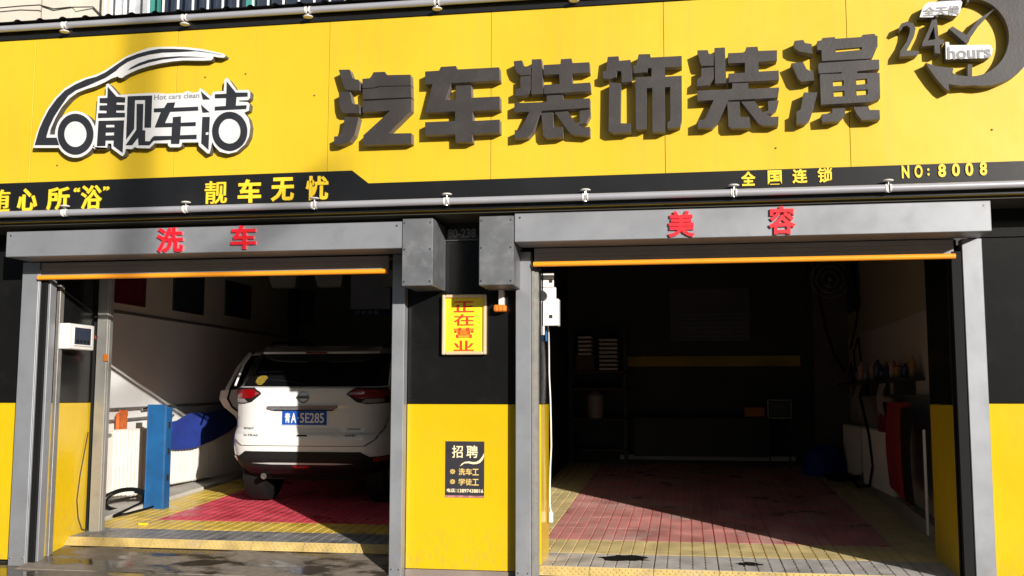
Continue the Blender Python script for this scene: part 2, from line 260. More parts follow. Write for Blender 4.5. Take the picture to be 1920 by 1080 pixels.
D = {
 'qi': [[[(-2.449,3.656),(-2.367,3.654),(-2.344,3.591),(-2.327,3.579),(-2.299,3.576),(-2.288,3.549),(-2.291,3.5),(-2.382,3.501),(-2.401,3.515),(-2.42,3.562)],[]],[[(-2.446,3.491),(-2.362,3.49),(-2.344,3.404),(-2.327,3.395),(-2.299,3.395),(-2.287,3.372),(-2.289,3.328),(-2.399,3.334),(-2.423,3.348),(-2.438,3.395)],[]],[[(-2.399,3.302),(-2.292,3.3),(-2.308,3.232),(-2.325,3.168),(-2.359,3.124),(-2.405,3.106),(-2.461,3.103),(-2.473,3.112),(-2.475,3.164),(-2.439,3.166),(-2.417,3.198),(-2.404,3.249)],[]],[[(-2.271,3.581),(-2.217,3.583),(-2.208,3.591),(-2.188,3.626),(-2.104,3.625),(-2.089,3.6),(-1.914,3.594),(-1.909,3.515),(-2.147,3.522),(-2.173,3.513),(-2.269,3.512)],[]],[[(-2.269,3.505),(-2.17,3.507),(-2.144,3.516),(-1.91,3.51),(-1.906,3.429),(-2.265,3.43)],[]],[[(-2.268,3.417),(-1.906,3.42),(-1.905,3.332),(-2.076,3.171),(-1.903,3.167),(-1.902,3.093),(-2.255,3.094),(-2.257,3.165),(-2.117,3.286),(-2.062,3.338),(-2.266,3.335)],[]]],
 'che': [[[(-1.805,3.61),(-1.703,3.611),(-1.689,3.638),(-1.58,3.639),(-1.573,3.613),(-1.269,3.613),(-1.264,3.518),(-1.616,3.515),(-1.657,3.397),(-1.578,3.396),(-1.579,3.495),(-1.471,3.494),(-1.466,3.402),(-1.265,3.402),(-1.263,3.31),(-1.459,3.306),(-1.456,3.234),(-1.264,3.236),(-1.263,3.144),(-1.461,3.139),(-1.459,3.085),(-1.579,3.087),(-1.581,3.144),(-1.8,3.145),(-1.801,3.24),(-1.582,3.24),(-1.584,3.31),(-1.8,3.311),(-1.75,3.516),(-1.804,3.517)],[]]],
 'zhuang': [[[(-1.165,3.651),(-1.104,3.654),(-1.098,3.619),(-1.082,3.608),(-1.044,3.613),(-1.044,3.545),(-1.113,3.547),(-1.142,3.57),(-1.161,3.619)],[]],[[(-1.116,3.538),(-1.045,3.54),(-1.045,3.446),(-1.057,3.415),(-1.082,3.4),(-1.151,3.4),(-1.151,3.448),(-1.116,3.456)],[]],[[(-1.036,3.658),(-0.968,3.657),(-0.956,3.407),(-1.039,3.408)],[]],[[(-0.953,3.614),(-0.834,3.614),(-0.831,3.649),(-0.757,3.65),(-0.751,3.617),(-0.632,3.617),(-0.629,3.545),(-0.753,3.543),(-0.752,3.47),(-0.627,3.472),(-0.624,3.41),(-0.95,3.407),(-0.951,3.471),(-0.84,3.471),(-0.843,3.542),(-0.953,3.544)],[]],[[(-1.16,3.35),(-0.947,3.348),(-0.931,3.352),(-0.931,3.393),(-0.819,3.393),(-0.816,3.359),(-0.63,3.36),(-0.631,3.293),(-0.969,3.287),(-1.0,3.215),(-1.028,3.141),(-1.063,3.101),(-1.157,3.095),(-1.157,3.157),(-1.119,3.156),(-1.097,3.194),(-1.053,3.284),(-1.16,3.285)],[]],[[(-0.968,3.271),(-0.888,3.273),(-0.885,3.163),(-0.82,3.167),(-0.817,3.094),(-0.938,3.09),(-0.957,3.113),(-0.963,3.189)],[]],[[(-0.875,3.272),(-0.782,3.276),(-0.733,3.191),(-0.702,3.196),(-0.702,3.275),(-0.629,3.281),(-0.628,3.243),(-0.656,3.188),(-0.711,3.178),(-0.684,3.158),(-0.632,3.159),(-0.632,3.096),(-0.749,3.107),(-0.773,3.124),(-0.82,3.189)],[]]],
 'shi': [[[(-0.504,3.646),(-0.429,3.647),(-0.426,3.614),(-0.348,3.617),(-0.335,3.546),(-0.342,3.461),(-0.409,3.461),(-0.411,3.54),(-0.439,3.544),(-0.448,3.501),(-0.491,3.487),(-0.536,3.496),(-0.537,3.544),(-0.516,3.549)],[]],[[(-0.495,3.464),(-0.415,3.455),(-0.421,3.173),(-0.351,3.17),(-0.348,3.108),(-0.47,3.105),(-0.502,3.123)],[]],[[(-0.291,3.654),(-0.212,3.652),(-0.209,3.627),(0.002,3.627),(0.002,3.552),(-0.113,3.552),(-0.111,3.487),(0.0,3.488),(-0.003,3.186),(-0.017,3.131),(-0.101,3.124),(-0.1,3.166),(-0.082,3.177),(-0.079,3.414),(-0.115,3.412),(-0.116,3.101),(-0.203,3.102),(-0.2,3.413),(-0.239,3.412),(-0.244,3.125),(-0.315,3.125),(-0.314,3.494),(-0.205,3.492),(-0.203,3.553),(-0.228,3.553),(-0.238,3.525),(-0.326,3.521),(-0.328,3.577),(-0.307,3.582)],[]]],
 'zhuang2': [[[(0.108,3.659),(0.177,3.657),(0.185,3.63),(0.218,3.626),(0.215,3.545),(0.136,3.549),(0.127,3.567)],[]],[[(0.133,3.533),(0.215,3.535),(0.215,3.457),(0.181,3.412),(0.101,3.407),(0.105,3.456),(0.132,3.477)],[]],[[(0.223,3.67),(0.293,3.67),(0.297,3.421),(0.223,3.421)],[]],[[(0.313,3.629),(0.411,3.628),(0.426,3.636),(0.435,3.664),(0.509,3.664),(0.514,3.634),(0.637,3.632),(0.635,3.562),(0.512,3.557),(0.514,3.49),(0.644,3.491),(0.645,3.426),(0.314,3.424),(0.313,3.486),(0.422,3.487),(0.424,3.557),(0.312,3.559)],[]],[[(0.103,3.378),(0.326,3.377),(0.337,3.386),(0.337,3.417),(0.442,3.415),(0.444,3.373),(0.645,3.374),(0.635,3.304),(0.31,3.302),(0.239,3.159),(0.2,3.117),(0.102,3.118),(0.103,3.174),(0.147,3.175),(0.212,3.308),(0.102,3.307)],[]],[[(0.301,3.291),(0.383,3.29),(0.387,3.183),(0.445,3.181),(0.452,3.107),(0.323,3.107),(0.306,3.125)],[]],[[(0.394,3.288),(0.483,3.288),(0.531,3.211),(0.569,3.218),(0.57,3.284),(0.641,3.286),(0.627,3.228),(0.592,3.199),(0.557,3.197),(0.585,3.175),(0.636,3.175),(0.633,3.115),(0.532,3.119),(0.503,3.135)],[]]],
 'huang': [[[(0.752,3.689),(0.81,3.693),(0.819,3.671),(0.863,3.661),(0.868,3.593),(0.781,3.614),(0.752,3.638)],[]],[[(0.728,3.535),(0.804,3.539),(0.825,3.491),(0.848,3.477),(0.868,3.478),(0.873,3.41),(0.792,3.405),(0.769,3.426)],[]],[[(0.804,3.331),(0.891,3.327),(0.864,3.218),(0.839,3.148),(0.808,3.118),(0.751,3.12),(0.753,3.202),(0.78,3.215)],[]],[[(0.901,3.681),(0.924,3.683),(0.935,3.7),(1.012,3.702),(1.019,3.69),(1.182,3.692),(1.193,3.707),(1.269,3.71),(1.275,3.697),(1.288,3.694),(1.286,3.623),(1.254,3.551),(1.237,3.542),(0.927,3.541),(0.927,3.615),(0.899,3.62)],[[(1.016,3.617),(1.185,3.623),(1.186,3.605),(1.018,3.597)]]],[[(0.907,3.528),(1.237,3.534),(1.293,3.532),(1.293,3.467),(1.152,3.46),(1.149,3.446),(1.293,3.442),(1.291,3.269),(1.234,3.247),(0.912,3.243),(0.911,3.451),(1.052,3.449),(1.052,3.459),(0.905,3.457),(0.901,3.508)],[[(0.993,3.4),(1.063,3.402),(1.064,3.366),(0.994,3.365)],[(1.141,3.404),(1.212,3.407),(1.212,3.371),(1.144,3.367)],[(0.995,3.329),(1.065,3.331),(1.065,3.294),(0.997,3.293)],[(1.141,3.332),(1.214,3.333),(1.215,3.298),(1.143,3.295)]]],[[(0.984,3.213),(1.068,3.213),(1.063,3.167),(1.028,3.126),(0.919,3.124),(0.915,3.177),(0.984,3.183)],[]],[[(1.121,3.217),(1.213,3.218),(1.222,3.194),(1.285,3.191),(1.286,3.128),(1.171,3.128),(1.139,3.171)],[]]],
 'logo_back': [[[(-4.869,3.179),(-4.87,3.188),(-4.846,3.29),(-4.813,3.384),(-4.771,3.471),(-4.709,3.558),(-4.628,3.633),(-4.545,3.677),(-4.454,3.708),(-4.371,3.726),(-4.297,3.758),(-4.215,3.808),(-4.134,3.855),(-4.043,3.886),(-3.953,3.911),(-3.871,3.914),(-3.759,3.909),(-3.65,3.899),(-3.532,3.88),(-3.441,3.857),(-3.359,3.835),(-3.336,3.821),(-3.339,3.807),(-3.354,3.803),(-3.394,3.808),(-3.432,3.816),(-3.434,3.8),(-3.448,3.788),(-3.52,3.789),(-3.665,3.799),(-3.755,3.796),(-3.846,3.787),(-3.947,3.77),(-4.028,3.749),(-4.092,3.725),(-4.136,3.705),(-4.159,3.689),(-4.186,3.692),(-4.195,3.703),(-4.247,3.689),(-4.303,3.661),(-4.376,3.634),(-4.449,3.617),(-4.523,3.592),(-4.586,3.551),(-4.648,3.483),(-4.692,3.406),(-4.73,3.319),(-4.735,3.276),(-4.693,3.274),(-4.691,3.307),(-4.684,3.339),(-4.672,3.369),(-4.654,3.396),(-4.632,3.417),(-4.606,3.434),(-4.577,3.445),(-4.546,3.45),(-4.514,3.448),(-4.483,3.44),(-4.453,3.426),(-4.425,3.407),(-4.401,3.383),(-4.381,3.355),(-4.366,3.324),(-4.362,3.337),(-4.357,3.428),(-4.353,3.556),(-4.289,3.558),(-4.289,3.645),(-4.27,3.651),(-4.253,3.637),(-4.179,3.558),(-4.127,3.559),(-4.025,3.562),(-3.91,3.562),(-3.827,3.555),(-3.801,3.549),(-3.661,3.548),(-3.627,3.564),(-3.592,3.547),(-3.542,3.551),(-3.531,3.58),(-3.498,3.56),(-3.437,3.512),(-3.425,3.547),(-3.342,3.549),(-3.338,3.635),(-3.323,3.649),(-3.302,3.633),(-3.24,3.551),(-3.148,3.548),(-3.132,3.53),(-3.134,3.486),(-3.149,3.47),(-3.218,3.471),(-3.22,3.463),(-3.149,3.456),(-3.135,3.438),(-3.14,3.391),(-3.176,3.377),(-3.141,3.333),(-3.125,3.27),(-3.133,3.196),(-3.162,3.14),(-3.226,3.086),(-3.291,3.073),(-3.357,3.091),(-3.398,3.131),(-3.421,3.168),(-3.43,3.106),(-3.439,3.081),(-3.455,3.082),(-3.523,3.141),(-3.528,3.169),(-3.657,3.172),(-3.662,3.145),(-3.677,3.137),(-3.753,3.14),(-3.769,3.156),(-3.77,3.171),(-3.874,3.175),(-3.91,3.143),(-3.918,3.138),(-4.014,3.144),(-4.033,3.153),(-4.058,3.137),(-4.106,3.142),(-4.114,3.103),(-4.129,3.086),(-4.142,3.092),(-4.221,3.149),(-4.226,3.187),(-4.255,3.188),(-4.257,3.156),(-4.27,3.145),(-4.353,3.147),(-4.364,3.166),(-4.363,3.197),(-4.362,3.195),(-4.378,3.162),(-4.4,3.133),(-4.428,3.111),(-4.46,3.096),(-4.495,3.089),(-4.532,3.09),(-4.568,3.1),(-4.602,3.118),(-4.632,3.143),(-4.658,3.173),(-4.666,3.171),(-4.853,3.178)],[]]],
 'logo_car': [[[(-4.854,3.199),(-4.838,3.262),(-4.822,3.321),(-4.791,3.394),(-4.751,3.47),(-4.693,3.547),(-4.627,3.61),(-4.544,3.655),(-4.453,3.691),(-4.369,3.708),(-4.296,3.738),(-4.214,3.789),(-4.133,3.838),(-4.042,3.868),(-3.951,3.887),(-3.869,3.897),(-3.759,3.892),(-3.649,3.881),(-3.531,3.862),(-3.44,3.842),(-3.363,3.823),(-3.444,3.844),(-3.572,3.865),(-3.706,3.865),(-3.839,3.868),(-3.946,3.858),(-4.028,3.841),(-4.118,3.811),(-4.187,3.769),(-4.212,3.745),(-4.294,3.696),(-4.377,3.665),(-4.45,3.637),(-4.533,3.611),(-4.597,3.57),(-4.658,3.485),(-4.708,3.409),(-4.743,3.332),(-4.762,3.259),(-4.76,3.252),(-4.676,3.249),(-4.652,3.191)],[]],[[(-4.115,3.745),(-4.09,3.766),(-4.03,3.795),(-3.945,3.819),(-3.838,3.831),(-3.705,3.832),(-3.602,3.824),(-3.491,3.812),(-3.602,3.818),(-3.704,3.821),(-3.837,3.814),(-3.944,3.797),(-4.025,3.775),(-4.08,3.755)],[]]],
 'logo_ring1': [[[(-4.373,3.264),(-4.374,3.239),(-4.378,3.216),(-4.386,3.193),(-4.397,3.173),(-4.411,3.154),(-4.427,3.139),(-4.446,3.127),(-4.467,3.118),(-4.489,3.113),(-4.512,3.112),(-4.535,3.115),(-4.557,3.122),(-4.579,3.132),(-4.599,3.146),(-4.618,3.162),(-4.633,3.182),(-4.647,3.203),(-4.657,3.227),(-4.663,3.251),(-4.666,3.276),(-4.666,3.301),(-4.662,3.325),(-4.654,3.347),(-4.643,3.368),(-4.629,3.386),(-4.612,3.402),(-4.593,3.414),(-4.572,3.422),(-4.55,3.427),(-4.527,3.428),(-4.504,3.425),(-4.482,3.418),(-4.46,3.408),(-4.44,3.394),(-4.421,3.377),(-4.406,3.358),(-4.393,3.336),(-4.383,3.313),(-4.376,3.289)],[[(-4.427,3.267),(-4.428,3.251),(-4.43,3.236),(-4.435,3.222),(-4.442,3.209),(-4.451,3.197),(-4.462,3.188),(-4.474,3.18),(-4.487,3.174),(-4.501,3.171),(-4.515,3.171),(-4.53,3.172),(-4.544,3.177),(-4.558,3.183),(-4.571,3.192),(-4.583,3.203),(-4.593,3.215),(-4.601,3.229),(-4.608,3.243),(-4.612,3.259),(-4.614,3.275),(-4.613,3.29),(-4.611,3.305),(-4.606,3.32),(-4.599,3.333),(-4.59,3.344),(-4.579,3.354),(-4.567,3.362),(-4.554,3.367),(-4.54,3.37),(-4.525,3.371),(-4.511,3.369),(-4.496,3.365),(-4.482,3.358),(-4.47,3.35),(-4.458,3.339),(-4.448,3.326),(-4.44,3.313),(-4.433,3.298),(-4.429,3.283)]]]],
 'logo_ring2': [[[(-3.146,3.235),(-3.147,3.212),(-3.151,3.19),(-3.158,3.169),(-3.169,3.15),(-3.182,3.133),(-3.198,3.119),(-3.216,3.108),(-3.236,3.1),(-3.256,3.095),(-3.278,3.094),(-3.299,3.097),(-3.32,3.103),(-3.34,3.113),(-3.359,3.125),(-3.376,3.141),(-3.391,3.159),(-3.403,3.179),(-3.412,3.201),(-3.417,3.223),(-3.42,3.246),(-3.419,3.269),(-3.415,3.292),(-3.407,3.313),(-3.396,3.332),(-3.383,3.349),(-3.367,3.363),(-3.349,3.375),(-3.329,3.383),(-3.308,3.387),(-3.287,3.388),(-3.265,3.385),(-3.244,3.379),(-3.224,3.369),(-3.205,3.356),(-3.189,3.341),(-3.174,3.322),(-3.162,3.302),(-3.154,3.281),(-3.148,3.258)],[[(-3.197,3.239),(-3.198,3.224),(-3.2,3.21),(-3.205,3.196),(-3.212,3.184),(-3.22,3.173),(-3.23,3.164),(-3.242,3.157),(-3.254,3.151),(-3.267,3.149),(-3.281,3.148),(-3.294,3.15),(-3.307,3.154),(-3.32,3.16),(-3.332,3.168),(-3.343,3.178),(-3.352,3.19),(-3.36,3.203),(-3.365,3.217),(-3.369,3.231),(-3.37,3.246),(-3.37,3.261),(-3.367,3.275),(-3.362,3.289),(-3.356,3.301),(-3.347,3.312),(-3.337,3.321),(-3.326,3.329),(-3.313,3.334),(-3.3,3.337),(-3.287,3.337),(-3.273,3.336),(-3.26,3.331),(-3.247,3.325),(-3.235,3.317),(-3.224,3.307),(-3.215,3.295),(-3.208,3.282),(-3.202,3.268),(-3.199,3.254)]]]],
 'logo_liang': [[[(-4.272,3.625),(-4.198,3.545),(-4.126,3.536),(-4.128,3.497),(-4.196,3.501),(-4.195,3.483),(-4.129,3.478),(-4.13,3.437),(-4.196,3.439),(-4.195,3.422),(-4.124,3.417),(-4.123,3.384),(-4.342,3.387),(-4.342,3.424),(-4.272,3.421),(-4.273,3.441),(-4.332,3.446),(-4.333,3.483),(-4.271,3.482),(-4.271,3.498),(-4.332,3.503),(-4.334,3.54),(-4.271,3.539)],[]],[[(-4.336,3.365),(-4.128,3.36),(-4.13,3.112),(-4.206,3.167),(-4.205,3.209),(-4.272,3.211),(-4.272,3.17),(-4.341,3.171)],[[(-4.273,3.332),(-4.205,3.33),(-4.204,3.31),(-4.273,3.312)],[(-4.274,3.272),(-4.204,3.271),(-4.205,3.248),(-4.273,3.249)]]],[[(-4.108,3.544),(-3.909,3.541),(-3.909,3.295),(-3.962,3.296),(-3.965,3.509),(-4.047,3.511),(-4.045,3.29),(-4.106,3.211)],[]],[[(-4.033,3.483),(-3.978,3.481),(-3.976,3.279),(-3.954,3.276),(-3.952,3.194),(-3.917,3.191),(-3.893,3.225),(-3.883,3.196),(-3.916,3.16),(-4.005,3.164),(-4.011,3.222),(-4.056,3.166),(-4.11,3.168),(-4.027,3.283)],[]]],
 'logo_che': [[[(-3.89,3.44),(-3.809,3.44),(-3.785,3.478),(-3.722,3.479),(-3.733,3.439),(-3.539,3.438),(-3.536,3.409),(-3.76,3.409),(-3.798,3.325),(-3.735,3.323),(-3.736,3.367),(-3.672,3.37),(-3.672,3.322),(-3.553,3.322),(-3.553,3.293),(-3.671,3.295),(-3.674,3.227),(-3.543,3.226),(-3.542,3.194),(-3.676,3.197),(-3.678,3.163),(-3.742,3.165),(-3.744,3.197),(-3.906,3.194),(-3.882,3.229),(-3.74,3.225),(-3.74,3.293),(-3.878,3.295),(-3.833,3.411),(-3.889,3.412)],[]]],
 'logo_jie': [[[(-3.519,3.553),(-3.446,3.49),(-3.502,3.491)],[]],[[(-3.516,3.452),(-3.446,3.392),(-3.502,3.391)],[]],[[(-3.503,3.359),(-3.444,3.357),(-3.446,3.107),(-3.505,3.16)],[[(-3.471,3.241),(-3.449,3.243),(-3.45,3.222),(-3.472,3.223)]]],[[(-3.321,3.622),(-3.246,3.532),(-3.153,3.528),(-3.152,3.496),(-3.239,3.497),(-3.243,3.433),(-3.158,3.433),(-3.16,3.403),(-3.408,3.402),(-3.408,3.433),(-3.322,3.434),(-3.321,3.493),(-3.41,3.495),(-3.411,3.527),(-3.32,3.527)],[]]],
 'clock_ring': [[[(1.641,3.82),(1.656,3.853),(1.674,3.885),(1.695,3.914),(1.719,3.941),(1.745,3.965),(1.774,3.986),(1.804,4.003),(1.836,4.017),(1.869,4.028),(1.903,4.035),(1.937,4.037),(1.972,4.036),(2.006,4.032),(2.039,4.023),(2.072,4.011),(2.103,3.995),(2.132,3.976),(2.16,3.954),(2.185,3.929),(2.208,3.901),(2.228,3.872),(2.245,3.84),(2.258,3.806),(2.269,3.771),(2.276,3.735),(2.28,3.699),(2.28,3.663),(2.277,3.626),(2.27,3.591),(2.26,3.556),(2.247,3.523),(2.231,3.491),(2.211,3.461),(2.189,3.434),(2.165,3.409),(2.138,3.386),(2.109,3.367),(2.079,3.352),(2.047,3.339),(2.014,3.331),(1.98,3.326),(1.946,3.324),(1.912,3.327),(1.878,3.333),(1.809,3.33),(1.724,3.348),(1.728,3.298),(1.699,3.322),(1.652,3.385),(1.611,3.453),(1.588,3.498),(1.655,3.471),(1.759,3.452),(1.752,3.423),(1.775,3.405),(1.842,3.394),(1.868,3.392),(1.893,3.393),(1.918,3.397),(1.942,3.403),(1.966,3.413),(1.989,3.425),(2.01,3.44),(2.03,3.457),(2.048,3.477),(2.064,3.498),(2.078,3.521),(2.089,3.546),(2.098,3.572),(2.105,3.599),(2.109,3.627),(2.11,3.655),(2.109,3.683),(2.105,3.71),(2.098,3.737),(2.089,3.763),(2.077,3.788),(2.063,3.812),(2.047,3.833),(2.029,3.853),(2.009,3.871),(1.987,3.886),(1.964,3.898),(1.94,3.907),(1.915,3.914),(1.89,3.918),(1.865,3.919),(1.839,3.916),(1.814,3.911),(1.79,3.903),(1.766,3.892),(1.744,3.878),(1.723,3.861),(1.704,3.842),(1.687,3.821),(1.672,3.799)],[]]],
 'clock_ticks': [[[(2.112,3.666),(2.2,3.668),(2.199,3.651),(2.112,3.654)],[]],[[(1.849,3.474),(1.876,3.473),(1.873,3.39),(1.845,3.391)],[]],[[(1.859,3.936),(1.877,3.935),(1.875,3.895),(1.86,3.895)],[]]],
 'clock_hands': [[[(1.742,3.721),(1.764,3.736),(1.848,3.673),(1.932,3.777),(2.029,3.839),(1.936,3.743),(1.871,3.65),(1.861,3.624),(1.842,3.615)],[]]],
 'clock_2': [[[(1.422,3.733),(1.443,3.772),(1.481,3.784),(1.518,3.771),(1.532,3.733),(1.52,3.68),(1.487,3.614),(1.47,3.587),(1.542,3.581),(1.551,3.57),(1.534,3.551),(1.425,3.547),(1.43,3.584),(1.473,3.649),(1.493,3.702),(1.498,3.739),(1.48,3.757),(1.454,3.751),(1.438,3.722)],[]]],
 'clock_4': [[[(1.636,3.784),(1.667,3.789),(1.671,3.718),(1.674,3.648),(1.705,3.649),(1.701,3.616),(1.679,3.614),(1.68,3.553),(1.646,3.559),(1.645,3.612),(1.568,3.61),(1.572,3.637),(1.615,3.722)],[[(1.647,3.74),(1.653,3.652),(1.606,3.647)]]]],
 'clock_plate1': [[[(1.559,3.806),(1.57,3.839),(1.58,3.866),(1.597,3.892),(1.622,3.905),(1.82,3.906),(1.83,3.891),(1.811,3.824),(1.788,3.802),(1.693,3.818),(1.656,3.817),(1.643,3.801)],[]]],
 'clock_plate2': [[[(1.714,3.629),(1.735,3.627),(1.739,3.606),(1.991,3.594),(2.003,3.566),(1.997,3.526),(1.972,3.506),(1.865,3.507),(1.78,3.513),(1.712,3.512)],[]]],
}


# ================================================================= SETTING
FLR = lambda y: .083+.048*y          # right bay floor height
FLL = lambda y: .135+.055*y          # left bay floor height
g = MB().add([(-80,-80,0),(80,-80,0),(80,80,0),(-80,80,0)], [(0,1,2,3)]).build('ground', WET); structure(g)
g = MB().add([(-5.04,-.12,.004),(-2.15,-.12,.004),(-2.15,.50,.104),(-5.04,.50,.104),(-5.04,-.12,-.1),(-2.15,-.12,-.1),(-2.15,.50,-.1),(-5.04,.50,-.1)], [(0,1,2,3),(4,7,6,5),(0,4,5,1),(2,6,7,3),(1,5,6,2),(0,3,7,4)]).build('entrance_apron', WET); structure(g)

# grated floors: tiles with real ribs, slope baked in
def tile_mesh(name, w, d, mat, nr, SLP):
    b = MB(); p = w/nr
    def sb(x0, x1, y0, y1, z0, z1):
        b.add([(x, y, z+SLP*y) for x in (x0, x1) for y in (y0, y1) for z in (z0, z1)], [(0,1,3,2),(4,6,7,5),(0,4,5,1),(2,3,7,6),(0,2,6,4),(1,5,7,3)])
    sb(.002, w-.002, .002, d-.002, -.035, -.010)
    for i in range(nr): sb(i*p+.006, (i+1)*p-.007, .003, d-.003, -.010, 0)
    for j in range(5):
        yy = d*(j+.5)/5; sb(.003, w-.003, yy-.012, yy+.012, -.0099, -.003)
    return b.mesh(name, mat)
def edge_mesh(name, w, mat, h, run):
    b = MB(); b.add([(.002,0,-h),(w-.002,0,-h),(w-.002,run,0),(.002,run,0),(.002,run,-h),(w-.002,run,-h)], [(0,1,2,3),(0,3,4),(1,5,2),(2,5,4,3),(0,4,5,1)])
    n = 11
    for i in range(n):
        for j in range(3):
            x = w*(i+.5)/n+(.5*w/n if j % 2 else 0)-.01; t0 = .12+.28*j; t1 = t0+.16
            if x > w-.03: continue
            b.add([(x,run*t0-.003,-h+h*t0+.004),(x+.018,run*t0-.003,-h+h*t0+.004),(x+.018,run*t1-.003,-h+h*t1+.004),(x,run*t1-.003,-h+h*t1+.004),
                   (x,run*t0+.004,-h+h*t0-.002),(x+.018,run*t0+.004,-h+h*t0-.002),(x+.018,run*t1+.004,-h+h*t1-.002),(x,run*t1+.004,-h+h*t1-.002)],
                  [(0,1,2,3),(0,4,5,1),(1,5,6,2),(2,6,7,3),(3,7,4,0)])
    return b.mesh(name, mat)
def place(me, name, loc, parent):
    o = bpy.data.objects.new(name, me); COL.objects.link(o); o.parent = parent; o.location = Vector(loc)-WL(parent); return o
def floor(nm, x0, x1, y0, y1, F, w, d0, d, sidey):
    b = MB().add([(x0,y0,F(y0)-.036),(x1,y0,F(y0)-.036),(x1,y1,F(y1)-.036),(x0,y1,F(y1)-.036)]+[(x0,y0,-.15),(x1,y0,-.15),(x1,y1,-.15),(x0,y1,-.15)],
         [(0,1,2,3),(4,7,6,5),(0,4,5,1),(1,5,6,2),(2,6,7,3),(3,7,4,0)])
    f = b.build(nm, BLKM); structure(f)
    n = int(round((x1-x0)/w)); w = (x1-x0)/n
    red = TR if nm.startswith('left') else TRP
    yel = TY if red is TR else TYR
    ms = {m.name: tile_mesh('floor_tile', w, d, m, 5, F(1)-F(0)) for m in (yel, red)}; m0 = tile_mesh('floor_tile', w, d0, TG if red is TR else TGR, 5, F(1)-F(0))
    for i in range(n): place(m0, 'floor_tile', (x0+i*w, y0, F(y0)), f)
    y = y0+d0; j = 0
    while y < y1-.02:
        for i in range(n):
            side = i < sidey or i >= n-sidey
            m = yel if (j == 0 or side) else red
            place(ms[m.name], 'floor_tile', (x0+i*w, y, F(y)), f)
        y += d; j += 1
    return f, n, w
fl, n, wd = floor('left_bay_floor', -5.12, -2.12, .50, 6.5, FLL, .43, .42, .43, 1)
TYE = M('worn_yellow_edge', (.60,.44,.16), .5, var=.25, scale=8, dirt=(.40,.33,.24), dscale=6, damt=.7)
em = edge_mesh('edge_strip', wd, TYE, .062, .06)
for i in range(n): place(em, 'edge_strip', (-5.12+i*wd, .44, FLL(.50)), fl)
fr, n, wd = floor('right_bay_floor', -1.62, 2.03, .16, 6.9, FLR, .456, .50, .56, 0)
em = edge_mesh('edge_strip', wd, TYE, .06, .045)
for i in range(n):
    if -1.62+i*wd > -1.2: place(em, 'edge_strip', (-1.62+i*wd, .115, FLR(.16)), fr)
for o in list(fr.children):
    if o.name.startswith('floor_tile') and WL(o).x < -1.2 and WL(o).y < .5: bpy.data.objects.remove(o)
structure(MB().cbox(-2.055,-1.215,.092,.34,-.05,.051,.006).build('pillar_plinth', M('plinth_concrete', (.24,.19,.16), .8, var=.3, bump=.003, bscale=20)))
# yellow tiles down the left side of the right bay and right side
for o in list(fr.children):
    if o.name.startswith('floor_tile') and o.data.materials[0] is TRP and (o.location.x+fr.location.x < -1.5 or o.location.x+fr.location.x > 1.5):
        o.data = next(c.data for c in fr.children if c.data.materials[0] is TYR and c.name.startswith('floor_tile'))
# kerb
structure(MB().add([(x, y, z+.055*y) for x in (-5.55,-5.14) for y in (.9, 6.5) for z in (.0,.165)], [(0,1,3,2),(4,6,7,5),(0,4,5,1),(2,3,7,6),(0,2,6,4),(1,5,7,3)]).build('left_wall_kerb', M('kerb_concrete', (.55,.52,.47), .8, var=.2, bump=.003, bscale=20)))
# inner walls
structure(MB().box(-5.75,-5.55,.9,6.7,-.1,2.13).build('left_wall_lower', TIL))
structure(MB().box(-5.75,-5.545,.9,6.7,2.132,3.2).build('left_wall_upper', CON))
o = MB().cbox(-5.55,-5.535,.9,6.5,2.12,2.15,.003).build('wall_trim', GALV); structure(o)
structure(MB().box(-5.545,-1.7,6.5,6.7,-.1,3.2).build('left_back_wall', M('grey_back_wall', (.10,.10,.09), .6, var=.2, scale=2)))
structure(MB().box(-5.75,-5.01,.80,.90,-.1,3.2).build('left_front_return', DKW))
structure(MB().box(-2.10,-1.70,.36,6.5,-.1,3.2).build('party_wall_left', M('grey_party_wall', (.30,.29,.26), .6, var=.2, scale=2)))
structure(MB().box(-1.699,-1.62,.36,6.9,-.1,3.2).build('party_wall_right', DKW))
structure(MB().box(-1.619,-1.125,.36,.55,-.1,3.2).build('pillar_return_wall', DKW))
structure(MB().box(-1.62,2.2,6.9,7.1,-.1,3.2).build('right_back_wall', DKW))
structure(MB().box(2.03,2.25,.82,6.9,-.1,2.05).build('right_wall_lower', M('right_wall_board', (.40,.385,.36), .4, var=.1, scale=1.5)))
structure(MB().box(2.034,2.25,.82,6.9,2.052,3.2).build('right_wall_upper', M('right_wall_plaster', (.27,.25,.18), .7, var=.1, scale=1.5)))
structure(MB().box(-5.75,2.25,.30,7.1,3.20,3.35).build('bay_ceiling', CEI))
structure(MB().box(-6.6,4.2,.16,.30,2.36,4.3).build('lintel_wall', DKW))

# ================================================================= FACADE
fa = thing('shop_front_wall', (-1.6, .1, 0), 'black and yellow panelled shop wall framing two open car bays', 'wall')
def panel(name, x0, x1, z0, z1, mat, y0=.10, y1=.16): return MB().cbox(x0, x1, y0, y1, z0, z1, .002).build(name, mat, fa)
panel('yellow_panel', -6.6, -5.19, .03, 1.248, YEL2); panel('black_panel', -6.6, -5.19, 1.252, 2.66, BLK)
panel('yellow_panel', -2.052, -1.222, .055, 1.248, YEL2); panel('black_panel', -2.052, -1.222, 1.252, 2.66, BLK)
panel('yellow_panel', 2.001, 4.2, .03, 1.262, YEL2); panel('black_panel', 2.001, 4.2, 1.266, 2.40, BLK)
panel('black_panel', 2.001, 4.2, 2.404, 2.66, BLK, .09)
